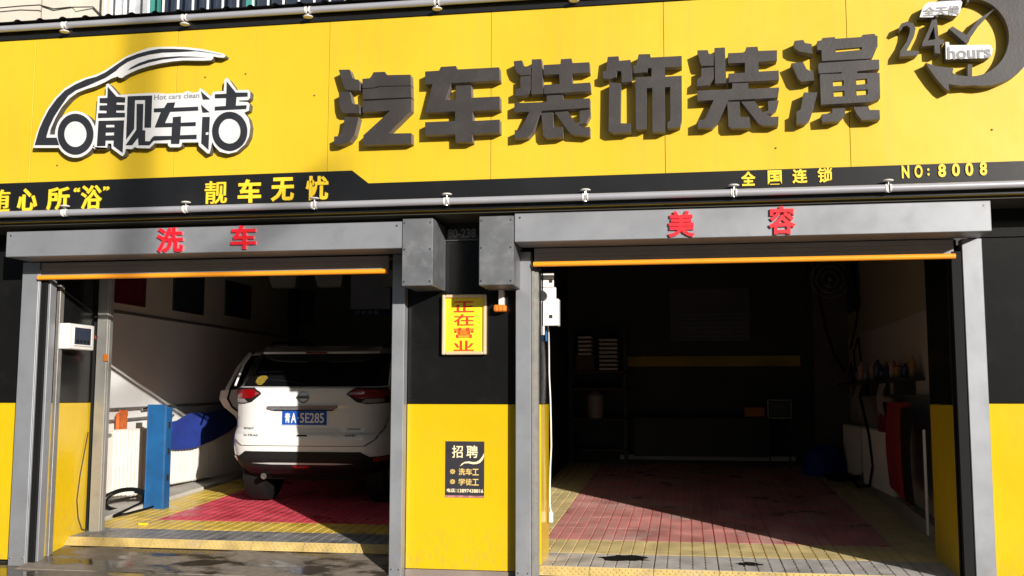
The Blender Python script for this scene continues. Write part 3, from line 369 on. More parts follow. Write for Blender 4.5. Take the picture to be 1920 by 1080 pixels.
# reveals
MB().cbox(-5.08,-5.0,.165,.735,.05,1.248,.002).build('yellow_panel', YEL2, fa); MB().cbox(-5.08,-5.0,.165,.735,1.252,2.4,.002).build('black_panel', BLK, fa)
MB().cbox(-2.15,-2.08,.165,.355,.0,1.248,.002).build('yellow_panel', YEL2, fa); MB().cbox(-2.15,-2.08,.165,.355,1.252,2.4,.002).build('black_panel', BLK, fa)
MB().cbox(-1.12,-1.05,.125,.55,.10,1.248,.002).build('yellow_panel', YEL2, fa); MB().cbox(-1.12,-1.05,.125,.55,1.252,2.4,.002).build('black_panel', BLK, fa)
MB().cbox(1.80,1.87,.145,.82,.02,1.252,.002).build('yellow_panel', YEL2, fa); MB().cbox(1.80,1.87,.145,.82,1.256,2.4,.002).build('black_panel', BLK, fa)
MB().box(1.87,2.03,.78,.82,0,2.4).build('black_panel', BLK, fa)
MB().box(-2.045,-1.23,.165,.355,.0,2.6).build('wall_core', DKW, fa)
MB().box(-6.6,-5.055,.165,.30,.0,2.6).build('wall_core', DKW, fa)
MB().box(2.035,4.2,.165,.30,.0,2.6).build('wall_core', DKW, fa)

# door posts
def post(x0, x1, label, z0, z1, rails):
    t = thing('door_post', ((x0+x1)/2, .05, z0), label, 'door post', 'grey shutter door posts')
    b = MB().cbox(x0, x1, 0, .098, z0, z1, .004).build('post_casing', GRY, t)
    for r in rails: MB().cbox(*r[:6], .003).build('rail_or_gap_fill', r[6], t)
    for zz in (z0+.06,):
        for xx in (x0+.02, x1-.02): MB().tube([(xx,-.003,zz),(xx,.001,zz)], .006, 8).build('screw', CHR, t)
    return t
post(-5.19,-5.045,'leftmost grey steel door post, guide rails and yellow reveal on its right', .0, 2.36,
     [(-5.043,-5.032,.0,.02,.0,2.3,GRY), (-5.04,-4.985,.022,.045,.0,2.3,RUB), (-5.04,-4.968,.046,.13,.0,2.25,GRY), (-5.04,-4.99,.131,.163,.0,2.2,RUB), (-4.999,-4.968,.182,.21,.03,2.2,GALV), (-4.999,-4.975,.215,.25,.03,2.2,GALV)])  # black boxes here stand in for the shaded gaps between the rails
post(-2.15,-2.055,'grey door post between the white car and the recruitment pillar', .0, 2.36, [(-2.155,-2.12,.10,.16,.0,2.3,RUB)])
post(-1.22,-1.11,'grey door post at the left edge of the dark empty bay', .0, 2.36,
     [(-1.108,-1.085,.03,.06,.0,2.22,GALV), (-1.10,-1.062,.062,.12,.0,2.22,GALV)])
post(1.87,2.0,'rightmost grey door post standing beside a yellow and black wall', .0, 2.385, [(1.80,1.868,.01,.05,.0,2.3,RUB), (1.81,1.866,.06,.095,.0,2.3,BLKM),(1.80,1.866,.10,.14,.0,2.3,RUB)])

# roller shutters: casing, apron slats, bottom bar
def shutter(x0, x1, z0, z1, bx0, bx1, bz, label, chars):
    t = thing('roller_shutter', ((x0+x1)/2, -.1, z0), label, 'roller shutter', 'rolled-up shutters over the bays')
    MB().cbox(x0, x1, -.30, -.002, z0, z1, .004).build('shutter_casing', GRY, t)
    for k in range(3):
        zb = bz+.018+k*.035; MB().cbox(bx0, bx1, .012, .034, zb, zb+.0348, .003).build('shutter_slat', M('shutter_slat_grey',(.26,.26,.26),.5), t)
    MB().tube([(bx0,-.022,bz),(bx1,-.022,bz)], .019, 12).build('bottom_bar', ORG, t, smooth=True)
    for (ch, a, b, c, d) in chars:
        m = MB(); text(m, ch, a, b, c, d, -.318, .0175, .028, 0, 1); m.build('letter', [RED, REDS], t)
    for xx in (x0+.04, x1-.04):
        for zz in (z1-.03,): MB().tube([(xx,-.304,zz),(xx,-.299,zz)], .008, 8).build('screw', CHR, t)
    return t
shutter(-5.132,-1.995,2.362,2.556,-5.035,-2.185,2.232,'left roller shutter rolled up into grey casing with red characters, orange bar above white car',
        [('洗',-3.884,-3.668,2.366,2.553),('车',-3.295,-3.098,2.378,2.556)])
shutter(-1.18,1.985,2.387,2.59,-1.085,1.82,2.262,'right roller shutter rolled up into grey casing with red characters, orange bar above empty bay',
        [('美',-.11,.072,2.372+.02,2.575),('容',.563,.741,2.395,2.590)])
# motor covers
def motor(x0, x1, z0, z1, yf, label):
    t = thing('motor_cover', ((x0+x1)/2, 0, z0), label, 'metal box', 'shutter motor boxes on the pillar')
    MB().cbox(x0, x1, yf, .098, z0, z1, .004).build('cover', GRYB, t)
    for xx in (x0+.018, x1-.018):
        for zz in (z0+.03, (z0+z1)/2+.02, z1-.03): MB().tube([(xx,yf-.004,zz),(xx,yf+.001,zz)], .007, 8).build('screw', CHR, t)
motor(-1.993,-1.768,2.088,2.572,-.31,'grey sheet metal motor box left of the dark house number plate')
motor(-1.432,-1.185,2.084,2.575,-.31,'scratched grey sheet metal motor box right of the dark house number plate')

# ================================================================= SIGN FASCIA
sg = thing('fascia_sign', (-1.3, -.3, 2.62), 'long yellow shop fascia above both bays with black lettered strip beneath', 'shop sign')
seams = [-6.15,-4.93,-3.752,-2.553,-1.343,-.121,1.105,2.32,3.54]
for a, b in zip(seams, seams[1:]): MB().cbox(a+.0015, b-.0015, -.35, -.31, 2.62, 4.05, .0015).build('yellow_panel', YEL, sg)
MB().poly([([(-6.15,2.62),(3.54,2.62),(3.54,2.835),(-2.235,2.83),(-2.36,2.928),(-6.15,2.922)],[])], -.358, -.351).build('black_strip', BLKS, sg)
MB().cbox(-6.15, 3.54, -.358, -.31, 4.055, 4.20, .002).build('top_trim', BLKS, sg)
MB().box(-6.15, 3.54, -.309, .155, 2.60, 2.66).build('soffit', M('soffit_board', (.05,.045,.03), .6), sg)
MB().box(-6.15, 3.54, -.309, -.27, 2.665, 4.2).build('backing_frame', DKW, sg)
# corrugated canopy sheet over the sign
b = MB(); x = -6.15
while x < 3.5:
    b.add([(x,-.44,4.172),(x+.13,-.44,4.172),(x+.15,-.44,4.186),(x+.17,-.44,4.186),(x+.19,-.44,4.172),
           (x,.9,4.30),(x+.13,.9,4.30),(x+.15,.9,4.314),(x+.17,.9,4.314),(x+.19,.9,4.30)], [(0,1,6,5),(1,2,7,6),(2,3,8,7),(3,4,9,8)]); x += .19
b.build('roof_sheet', BLKM, sg)
for ch, a, c, d, e in [('随',-5.30,-5.073,2.70,2.874),('心',-5.012,-4.846,2.70,2.877),('所',-4.766,-4.58,2.70,2.879),('浴',-4.484,-4.31,2.70,2.884),('“',-4.545,-4.495,2.835,2.869),('”',-4.304,-4.255,2.838,2.871),
                     ('靓',-3.488,-3.314,2.712,2.883),('车',-3.228,-3.049,2.712,2.889),('无',-2.972,-2.796,2.716,2.893),('忧',-2.706,-2.536,2.716,2.896),
                     ('全',.385,.481,2.724,2.824),('国',.561,.653,2.727,2.825),('连',.722,.820,2.729,2.828),('锁',.885,.985,2.730,2.832),
                     ('N',1.424,1.471,2.742,2.828),('O',1.504,1.555,2.742,2.829),(':',1.584,1.598,2.755,2.804),('8',1.652,1.701,2.742,2.830),('0',1.738,1.787,2.744,2.831),('0',1.821,1.870,2.744,2.834),('8',1.910,1.955,2.744,2.835)]:
    m = MB(); text(m, ch, a, c, d, e, -.366, .008, {'随':.010,'靓':.010,'锁':.018,'浴':.022,'所':.026}.get(ch, .032)); m.build('letter', YLT, sg)

for xx, zz in ((-3.52,3.68),(-3.20,3.69),(-2.66,3.50),(-4.70,3.05),(.62,2.98),(2.0,3.05)): MB().lathe((xx,-.352,zz-.004), [(.006,0),(.006,.008)], 8).build('screw', BRN, sg)
# big raised characters
BIG = [('qi','first raised dark character at the left of the fascia, broken seam across its top strokes'),
       ('che','second raised dark character from the left, a vertical bar crossing three horizontals'),
       ('zhuang','third raised dark character, a small pale scratch near its centre'),
       ('shi','fourth raised dark character, two narrow vertical slots in its right half'),
       ('zhuang2','fifth raised dark character, between the slotted one and the one with windows'),
       ('huang','sixth raised dark character at the right end, five small yellow openings in it')]
for i, (k, lab) in enumerate(BIG):
    b = MB(); b.poly([(o_, h_) for o_, h_ in D[k]], -.435-.002*i, -.3505, 0, 1)
    rc = b.build('raised_character', [LET, LETS])
    for o_, h_ in D[k]:
        for hh in h_: MB().poly([(hh, [])], -.425, -.36).build('yellow_inset', YEL, rc)
    tag(rc, lab, 'sign letter', 'large raised characters on the fascia')
# car logo
lg = thing('car_logo', (-4.2, -.36, 3.06), 'white edged black car outline logo with two wheels at left of fascia', 'logo sign')
MB().poly(D['logo_back'], -.41, -.3505, 0, 1).build('backing_plate', [WHT, LOGS], lg)
for k, nm in (('logo_car','roof_line'),('logo_ring1','wheel_ring'),('logo_ring2','wheel_ring'),('logo_liang','letter'),('logo_che','letter'),('logo_jie','letter')):
    MB().poly(D[k], -.4145 if 'ring' not in k else -.416, -.4101).build(nm, BKP, lg)
m = MB(); text(m, 'Hot cars clean', -3.893,-3.532,3.506,3.545,-.412,.0015,.014); m.build('letter', WHG, lg)
# clock emblem
ck = thing('clock_emblem', (1.75, -.36, 3.3), 'dark raised clock emblem with curved arrow and numeral 24 at right', 'logo sign')
MB().poly(D['clock_ring'], -.43, -.3505, 0, 1).build('arrow_ring', [LET, LETS], ck)
for q in D['clock_ticks']: MB().poly([q], -.428, -.3505, 0, 1).build('hour_mark', [LET, LETS], ck)
MB().poly(D['clock_hands'], -.43, -.3505, 0, 1).build('clock_hands', [LET, LETS], ck)
MB().poly(D['clock_2'], -.434, -.3505, 0, 1).build('numeral', [LET, LETS], ck)
MB().poly(D['clock_4'], -.4355, -.3505, 0, 1).build('numeral', [LET, LETS], ck)
p = MB().poly(D['clock_plate1'], -.440, -.3505, 0, 1).build('caption_plate', [WHT, LOGS], ck)
m = MB(); text(m, '全天候', 1.575,1.805,3.808,3.872,-.443,.003,.03,shear=.15); m.build('letter', WHG, p)
p = MB().poly(D['clock_plate2'], -.440, -.3505, 0, 1).build('caption_plate', [WHT, LOGS], ck)
m = MB(); text(m, 'hours', 1.722,1.99,3.506,3.592,-.443,.003,.024); m.build('letter', WHG, p)

# light tubes above and below the sign
def tubes(z, y, xs, upper, labels):
    for i, (a, b) in enumerate(zip(xs, xs[1:])):
        t = thing('light_tube', ((a+b)/2, y, z), labels[i], 'light tube', 'aluminium light tubes %s the fascia' % ('above' if upper else 'below'))
        MB().tube([(a+.012,y,z),(b-.012,y,z)], .025, 14).build('tube', ALU, t, smooth=True)
        for e in (a+.012, b-.018): MB().tube([(e-.002,y,z),(e+.008,y,z)], .028, 14).build('end_cap', WPL, t, smooth=True)
        s = -1 if upper else 1
        br = MB(); br.tube([(b,y,z-.03),(b,y,z+s*.052)], .007, 8); br.tube([(b,y,z),(b,-.34,z)], .008, 8)
        br.build('bracket', CHR, t)
        MB().lathe((b,y,z+s*.05-.006), [(.012,0),(.034,.002),(.037,.007),(.032,.011),(.01,.013)], 14).build('mounting_disc', WPL, t, smooth=True)
low = [-5.56,-4.584,-3.612,-2.622,-1.646,-.667,.334,1.327,2.32]
upx = [-5.63,-4.657,-3.673,-2.703,-1.729,-.74,.25,1.24,2.23]
tubes(2.672,-.405,low,False,['lower light tube at the far left, under the cut-off first yellow characters','lower light tube under the last quoted yellow character, left of the four-character motto',
  'lower light tube directly under the left half of the four-character yellow motto','lower light tube passing over the two grey motor boxes and the slanted strip end','lower light tube above the right motor box, left of the plain black strip middle',
  'lower light tube above the first red character of the right shutter','lower light tube below the four small yellow characters above the right shutter','lower light tube at the far right, under the yellow number lettering'])
tubes(4.13,-.405,upx,True,['upper light tube at the far left, in front of the beige wall','upper light tube above the roof of the car logo','upper light tube between the car logo and the first raised character, under window bars',
  'upper light tube above the second raised character','upper light tube above the third raised character, just out of the picture top','upper light tube above the fifth raised character','upper light tube above the sixth raised character','upper light tube above the clock emblem'])

# ================================================================= UPPER BUILDING
ub = thing('upper_building', (-3, 1.0, 4.2), 'beige rendered upper storey with barred window behind the fascia top', 'building')
MB().box(-7.0,-5.10,.92,1.2,4.20,6.2).build('wall', BEI, ub)
MB().cbox(-5.74,-5.43,.86,.919,4.20,6.2,.01).build('pilaster', BEI, ub)
MB().box(-1.0,4.2,.92,1.2,4.20,6.2).build('wall', BEI, ub)
MB().box(-5.1,-1.0,.96,1.2,4.20,4.42).build('wall', BEI, ub)
MB().box(-5.1,-1.0,.92,1.2,5.9,6.2).build('wall', BEI, ub)
MB().tube([(-6.8,.87,4.83),(-5.95,.87,4.85),(-5.75,.85,4.84),(-5.6,.84,4.79),(-5.45,.85,4.80),(-5.25,.90,4.81),(-5.1,.90,4.66),(-5.05,.9,4.55)], .006, 6).build('wall_cable', BLKM, ub)
wn = MB().box(-5.10,-5.04,.93,1.0,4.42,5.9).box(-4.97,-4.90,.93,1.0,4.42,5.9).box(-5.04,-4.97,.94,1.0,4.42,4.47).box(-1.06,-1.0,.93,1.0,4.42,5.9).box(-4.9,-1.06,.93,1.0,5.84,5.9).box(-4.9,-1.06,.93,1.0,4.42,4.46).build('window_frame', WFR, ub)
for a, b_, mm in [(-5.04,-4.97,CURT),(-4.90,-4.72,CURT),(-4.61,-3.80,PAN),(-3.71,-2.9,PAN),(-2.81,-2.0,PAN),(-1.91,-1.06,PAN)]:
    MB().box(a,b_,.965,.972,4.46,5.84).build('pane', mm, ub)
for a in (-4.72,-3.80,-2.90,-2.0): MB().box(a,a+.085,.94,.99,4.46,5.84).build('green_mullion', GRN, ub)
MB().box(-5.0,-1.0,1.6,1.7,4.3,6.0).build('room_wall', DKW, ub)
gr = thing('window_grille', (-3, .6, 4.45), 'white vertical security bars over the upper storey window', 'window bars')
xb = -4.95
for k in range(30): MB().cbox(xb+k*.1365-.009, xb+k*.1365+.009, .60, .615, 4.38, 5.9, .003).build('bar', WFR, gr)
MB().cbox(-4.97,-.95,.616,.64,4.36,4.385,.003).build('rail', WFR, gr); MB().cbox(-4.97,-.95,.616,.64,5.6,5.625,.003).build('rail', WFR, gr)

# ================================================================= PILLAR OBJECTS
def pbox(name, x0, x1, y0, y1, z0, z1, mat, p, c=.002): return MB().cbox(x0,x1,y0,y1,z0,z1,c).build(name, mat, p)
t = thing('open_sign', (-1.615, .08, 1.61), 'yellow light-box sign with four red characters in pale frame on black pillar', 'sign')
pbox('sign_face', -1.758, -1.472, .066, .098, 1.637, 2.032, SGN, t)
for (a,b_,c_,d_) in [(-1.783,-1.758,1.612,2.057),(-1.472,-1.449,1.612,2.057),(-1.758,-1.472,1.612,1.636),(-1.758,-1.472,2.033,2.057)]: pbox('frame', a, b_, .05, .098, c_, d_, FRM, t, .006)
for ch, a, b_, c_, d_ in [('正',-1.696,-1.541,1.925,2.008),('在',-1.696,-1.541,1.825,1.912),('营',-1.696,-1.541,1.735,1.812),('业',-1.696,-1.541,1.640,1.717)]:
    m = MB(); text(m, ch, a, b_, c_, d_, .064, .0018, .02); m.build('letter', RED2, t)
t = thing('recruitment_poster', (-1.61, .1, .57), 'black recruitment poster with cream and gold characters on yellow pillar', 'poster')
pbox('sheet', -1.757,-1.466,.096,.0985,.572,.978,PST,t,.0005)
pbox('footer', -1.757,-1.466,.0945,.0958,.572,.586,M('footer_pink',(.45,.18,.2),.5,var=.5,scale=30),t,.0003)
for ch, a, b_, c_, d_, mm in [('招',-1.707,-1.626,.858,.948,CRM),('聘',-1.599,-1.514,.858,.949,CRM),('洗',-1.657,-1.607,.733,.782,GLD),('车',-1.605,-1.556,.733,.782,GLD),('工',-1.554,-1.506,.733,.780,GLD),
      ('学',-1.657,-1.607,.660,.709,GLD),('徒',-1.605,-1.556,.660,.709,GLD),('工',-1.554,-1.506,.660,.707,GLD),('※',-1.722,-1.682,.740,.776,GLD),('※',-1.722,-1.682,.667,.703,GLD),('电话：',-1.744,-1.672,.608,.636,CRM),('13897438816',-1.662,-1.472,.607,.634,CRM)]:
    m = MB(); text(m, ch, a, b_, c_, d_, .0948, .0010, {'聘':.012,'招':.010,'学':.014,'徒':.014,'洗':.018,'※':.006}.get(ch, .02)); m.build('letter', mm, t)
sw = [(-1.648,.795),(-1.635,.815),(-1.61,.83),(-1.58,.833),(-1.545,.828),(-1.52,.832),(-1.50,.845),(-1.48,.870),(-1.468,.895),(-1.468,.868),(-1.478,.845),(-1.495,.825),(-1.52,.815),(-1.55,.813),(-1.585,.82),(-1.615,.818)]
MB().poly([(sw,[])], .0945, .0955).build('swoosh', CRM, t)
t = thing('alarm_lamp', (-1.34, .06, 1.92), 'small orange lamp on white bracket under the right motor box', 'lamp')
pbox('bracket', -1.352,-1.315,.03,.098,1.975,2.084,WPL,t); pbox('lamp_body', -1.386,-1.297,.01,.085,1.925,1.974,OBX,t,.008)
for k in range(3): pbox('lens_rib', -1.372+.026*k,-1.360+.026*k,.005,.0098,1.93,1.969,OBX,t)
t = thing('house_number_plate', (-1.65, .1, 2.46), 'dark house number plate with dim grey digits high on black pillar', 'number plate')
pbox('plate', -1.778,-1.515,.088,.098,2.462,2.640,BLKS,t)
m = MB(); text(m, '80-238', -1.752,-1.535,2.487,2.556,.0865,.0012,.03); m.build('letter', WHG, t)
pbox('border', -1.770,-1.523,.0868,.0878,2.468,2.473,WHG,t,.0003)

# ================================================================= LEFT BAY OBJECTS
COLM = M('column_steel', (.50,.49,.46), .45, metal=.4, var=.15, scale=6, dirt=(.22,.15,.10), dscale=6, damt=.4)
t = thing('inner_column', (-4.92, .77, .155), 'bare grey steel column standing behind the left reveal, rust near its foot', 'column')
MB().cbox(-4.975,-4.878,.742,.80,.155,2.42,.004).build('column_face', COLM, t)
MB().cbox(-4.877,-4.868,.76,.81,.155,2.42,.002).build('flange', COLM, t)
t = thing('control_panel', (-4.93, .37, 1.68), 'white electrical box with dark window on the black left reveal', 'electrical box')
MB().cbox(-4.998,-4.885,.195,.555,1.682,1.888,.006).build('housing', WPL, t)
MB().cbox(-4.886,-4.879,.262,.500,1.722,1.858,.002).build('window', PAN, t)
for (a,b_,c_,d_) in [(.25,.262,1.71,1.87),(.50,.512,1.71,1.87),(.262,.50,1.71,1.722),(.262,.50,1.858,1.87)]: MB().cbox(-4.886,-4.876,a,b_,c_,d_,.002).build('window_rim', WPL, t)
for k in range(4): MB().cbox(-4.8785,-4.874,.29+.05*k,.32+.05*k,1.735,1.76,.001).build('breaker', CBK, t)
MB().lathe((-4.89,.575,1.775), [(.012,0),(.02,.008),(.02,.03),(.012,.038)],12).build('knob', RDB, t)
tag(MB().cbox(-4.90,-4.855,.727,.737,1.60,1.66,.01).build('orange_rag', OBX), 'small orange rag tied to the bare steel column', 'rag')
tag(MB().tube([(-4.99,.70,1.0),(-4.99,.66,.85),(-4.985,.60,.65),(-4.985,.57,.45),(-4.985,.60,.30),(-4.985,.66,.20),(-4.985,.72,.19)], .005, 6).build('drooping_cable', BRN), 'thin dark cord drooping across the yellow left reveal', 'cord')

def radiator(x, y0, y1, z0, z1, sgn, label, grp, mat=RAD):
    t = thing('radiator', (x, (y0+y1)/2, z0), label, 'radiator', grp)
    n = max(3, int((y1-y0)/.065)); p = (y1-y0)/n
    me = None
    for k in range(n):
        if me is None:
            b = MB(); a = p*.58
            b.cbox(-.05,.05,0,a,0,z1-z0,.018)
            me = b.mesh('fin', mat)
        o = bpy.data.objects.new('fin', me); COL.objects.link(o); o.parent = t; o.location = Vector((x, y0+k*p, z0))-t.location
    for zz in (z0+.05, z1-.05): MB().tube([(x,y0-.02,zz),(x,y1,zz)], .018, 8).build('header_pipe', GALV, t)
    return t
radiator(-5.40,1.75,2.45,.33,.985,1,'cream ribbed radiator left of the blue steel plate, above coiled hose','radiators in the left bay')
radiator(-5.40,2.85,4.75,.38,1.03,1,'long cream radiator behind the blue cloth, right of the blue steel plate','radiators in the left bay')
t = thing('blue_steel_plate', (-5.0, 1.93, .24), 'upright blue steel channel standing before the left wall radiators', 'steel channel')
MB().cbox(-5.105,-4.93,1.90,1.912,.24,1.225,.003).build('face', BLU, t)
MB().cbox(-4.93,-4.918,1.90,2.02,.24,1.20,.003).build('flange', BLU, t); MB().cbox(-5.117,-5.105,1.90,2.02,.24,1.225,.003).build('flange', BLU, t)
for zz in (.5,.75,1.0): MB().cbox(-4.9179,-4.914,1.94,1.98,zz,zz+.06,.001).build('slot', BLKM, t)
t = thing('wall_pipe', (-5.5, 3.5, 1.2), 'pair of thin grey pipes along the left wall above the radiators', 'pipe')
MB().tube([(-5.52,1.6,1.17),(-5.52,6.4,1.26)], .014, 8).build('pipe', GALV, t); MB().tube([(-5.52,1.6,1.055),(-5.52,3.2,1.10)], .014, 8).build('pipe', GALV, t)
MB().tube([(-5.5,2.5,1.17),(-5.46,2.62,1.20)], .012, 8).build('valve', CHR, t)
tag(MB().cbox(-5.50,-5.46,1.98,2.16,.96,1.14,.015).cbox(-5.49,-5.47,2.02,2.18,1.10,1.17,.01).build('orange_glove', M('dull_orange_cloth',(.55,.12,.02),.9,var=.3,scale=30)), 'orange glove clipped to the wall pipe beside the steel column', 'glove')
# hose coil
pts = []
for k in range(60):
    a = k/59*2*math.pi*2.2; q = .75+.35*k/59; pts.append((-5.20+.09*math.cos(a), 1.72+.36*q*math.sin(a), .335+.115*q*math.cos(a+.5)))
pts += [(-5.10,1.35,.235),(-5.05,1.5,.24),(-5.02,1.8,.255),(-5.03,2.15,.28)]
tag(MB().tube(pts, .011, 7).build('coiled_hose', RUB, smooth=True), 'black hose coiled on the kerb under the short radiator', 'hose')
# blue cloth over the radiator (draped sheet with folds)
def drape(name, x, ys, topz, botz, mat, fold=.015, sgn=1):
    b = MB(); n = len(ys); V = []; rows = 7
    for j in range(rows+1):
        for i in range(n):
            u = j/rows; z = topz[i]+(botz[i]-topz[i])*u
            V.append((x+sgn*(fold*math.sin(i*1.3+j*.5)+.03*math.sin(u*2.2)), ys[i], z))
    m = len(V); V += [(v[0]-sgn*.006, v[1], v[2]) for v in V]; F = []
    for j in range(rows):
        for i in range(n-1):
            a = j*n+i; F.append((a,a+1,a+1+n,a+n)); F.append((m+a,m+a+n,m+a+1+n,m+a+1))
    rim = [i for i in range(n)]+[j*n+n-1 for j in range(1,rows+1)]+[rows*n+i for i in range(n-2,-1,-1)]+[j*n for j in range(rows-1,0,-1)]
    for q in range(len(rim)): a, c = rim[q], rim[(q+1) % len(rim)]; F.append((a, c, m+c, m+a))
    b.add(V, F); return b.build(name, mat, smooth=True)
ys = [2.72+.17*i for i in range(13)]
tag(drape('blue_cloth', -5.33, ys, [1.03,1.05,1.09,1.12,1.13,1.12,1.13,1.15,1.16,1.17,1.18,1.17,1.13], [.76,.74,.74,.745,.76,.78,.80,.84,.88,.93,.97,1.0,1.02], CLB), 'royal blue cloth draped over the long radiator beside the car', 'cloth')
# pictures on the left wall
def wallpic(name, y0, y1, z0, z1, mat, label, cat, fr=BLKM, x=-5.545):
    t = thing(name, (x, (y0+y1)/2, z0), label, cat)
    MB().cbox(x,x+.02,y0,y1,z0,z1,.003).build('print', mat, t)
    for (a,b_,c_,d_) in [(y0-.02,y0,z0-.02,z1+.02),(y1,y1+.02,z0-.02,z1+.02),(y0,y1,z0-.02,z0),(y0,y1,z1,z1+.02)]: MB().cbox(x,x+.028,a,b_,c_,d_,.003).build('frame', fr, t)
wallpic('red_notice_board', 1.86,2.50,2.24,2.70,RDB,'dark red notice board high on the left wall behind the steel column','notice board',RDB)
wallpic('framed_chart', 3.15,3.82,2.26,2.85,DGB,'dark framed chart on the left wall, middle of the row','poster')
wallpic('framed_chart', 4.45,5.14,2.31,2.70,DGB,'smaller dark framed chart on the left wall nearest the back corner','poster')
t = thing('back_wall_poster', (-5.7, 6.48, 2.3), 'dark poster on the rear wall beside the black corner pipe', 'poster'); MB().cbox(-5.545+.0,-5.15,6.47,6.498,2.33,2.79,.003).build('print', DGB, t)
t = thing('blue_banded_poster', (-4.4, 6.48, 2.5), 'pale poster with blue band on the rear wall above the car roof', 'poster')
MB().cbox(-4.62,-4.05,6.47,6.498,2.52,3.0,.003).build('print', BWH, t); MB().cbox(-4.62,-4.05,6.465,6.498,2.42,2.518,.003).build('blue_band', M('blue_band',(.02,.07,.25),.5), t)
for k, ch in enumerate('洗车流程'):
    m = MB(); text(m, ch, -4.55+.09*k, -4.48+.09*k, 2.44,2.50,6.462,.002,.01); m.build('letter', BWH, t)
tag(MB().tube([(-5.42,6.4,.4),(-5.42,6.4,2.6),(-5.44,6.4,3.1)], .05, 10).build('corner_pipe', BLKM, smooth=True), 'black vertical pipe in the rear left corner above the car', 'pipe')
for k, (xx, yy) in enumerate([(-4.95,4.9),(-4.35,4.9),(-3.55,5.0)]):
    t = thing('ceiling_lamp', (xx, yy, 2.66), ['leftmost pale unlit lamp shade hanging above the car','middle pale unlit lamp shade hanging above the car','rightmost pale unlit lamp shade hanging above the car'][k], 'lamp', 'unlit lamp shades over the car')
    b = MB(); b.add([(xx-.15,yy-.08,2.66),(xx+.15,yy-.08,2.66),(xx+.15,yy+.08,2.66),(xx-.15,yy+.08,2.66),(xx-.2,yy-.13,2.86),(xx+.2,yy-.13,2.86),(xx+.2,yy+.13,2.86),(xx-.2,yy+.13,2.86)],[(0,1,2,3),(4,7,6,5),(0,4,5,1),(1,5,6,2),(2,6,7,3),(3,7,4,0)])
    b.build('shade', M('dim_shade',(.30,.30,.28),.6), t); MB().tube([(xx,yy,2.86),(xx,yy,3.2)], .008, 6).build('rod', BLKM, t)
t = thing('wall_switch_box', (-2.16, .62, 1.87), 'pale upright box on the inner pillar side above the car tail', 'electrical box')
MB().cbox(-2.21,-2.10,.44,.66,1.87,2.24,.005).build('housing', WPL, t); MB().cbox(-2.2115,-2.2095,.50,.60,2.0,2.1,.001).build('cover', CBK, t)

# ================================================================= CAR
CAR = thing('white_suv', (-3.56, 2.56, .278), 'white SUV parked tail outward in the left bay, left door ajar', 'car')
CAR.rotation_euler = (math.atan(.055), 0, 0)
SL = [(.315,.74,-.46,3.45),(.40,.80,-.58,3.5),(.48,.835,-.615,3.52),(.58,.85,-.62,3.52),(.66,.85,-.615,3.5),(.705,.845,-.60,3.48),(.725,.84,-.575,3.45),(.76,.83,-.565,3.42),(.90,.825,-.555,3.3),(1.0,.82,-.55,2.9),(1.08,.81,-.545,2.4),(1.135,.795,-.53,2.2),(1.15,.785,-.505,2.15),
      (1.30,.765,-.33,1.9),(1.40,.745,-.19,1.65),(1.455,.725,-.08,1.5),(1.49,.69,.0,1.35),(1.515,.62,.10,1.2),(1.53,.45,.25,1.0)]
NE = 6.5
def sl(z):
    if z <= SL[0][0]: return SL[0]
    for a, b_ in zip(SL, SL[1:]):
        if z <= b_[0]:
            t_ = (z-a[0])/(b_[0]-a[0]); return tuple(p+(q-p)*t_ for p, q in zip(a, b_))
    return SL[-1]
def ry(x, z, off=0.):
    _, w_, r_, f_ = sl(z); L = (f_-r_)/2; u = min(1, abs(x)/w_)
    def sm(t): t = max(0, min(1, t)); return t*t*(3-2*t)
    hw = .40+.25*(z-.74) if z < .96 else .45
    rec = .014*sm((hw-abs(x))/.07)*sm((z-.735)/.05)*sm((.975-z)/.03)      # pressed recess round the number plate
    return (r_+L)-L*(1-u**NE)**(1/NE)-off+rec
def ring(z, w_, r_, f_, n=72):
    L = (f_-r_)/2; yc = r_+L; out = []
    for k in range(n):
        a = 2*math.pi*k/n; c, s_ = math.cos(a), math.sin(a)
        out.append((w_*math.copysign(abs(c)**(2/NE), c), yc+L*math.copysign(abs(s_)**(2/NE), s_), z))
    return out
def loft(zs, top=False, bottom=False):
    b = MB(); n = 72; V = []
    for z in zs: q = sl(z); V += ring(z, q[1], q[2], q[3])
    F = [(i*n+k, i*n+(k+1) % n, (i+1)*n+(k+1) % n, (i+1)*n+k) for i in range(len(zs)-1) for k in range(n)]
    if top: F.append(tuple((len(zs)-1)*n+k for k in range(n)))
    if bottom: F.append(tuple(range(n))[::-1])
    return b.add(V, F)
zz = [s[0] for s in SL]
def dense(a, b_, n): return [a+(b_-a)*i/n for i in range(n+1)]
loft([.50,.54,.58,.62,.66,.705,.725,.76,.83,.90,.95,1.0,1.04,1.08,1.11,1.135,1.15], True, True).build('body', PAI, CAR, True, local=True)
loft([.315,.35,.40,.44,.48,.499], False, True).build('lower_bumper', CBK, CAR, True, local=True)
loft([1.151,1.20,1.25,1.30,1.35,1.40,1.43,1.4545]).build('window_band', CGL, CAR, True, local=True)
loft([1.455,1.47,1.49,1.505,1.515,1.525,1.53], True).build('roof', PAI, CAR, True, local=True)
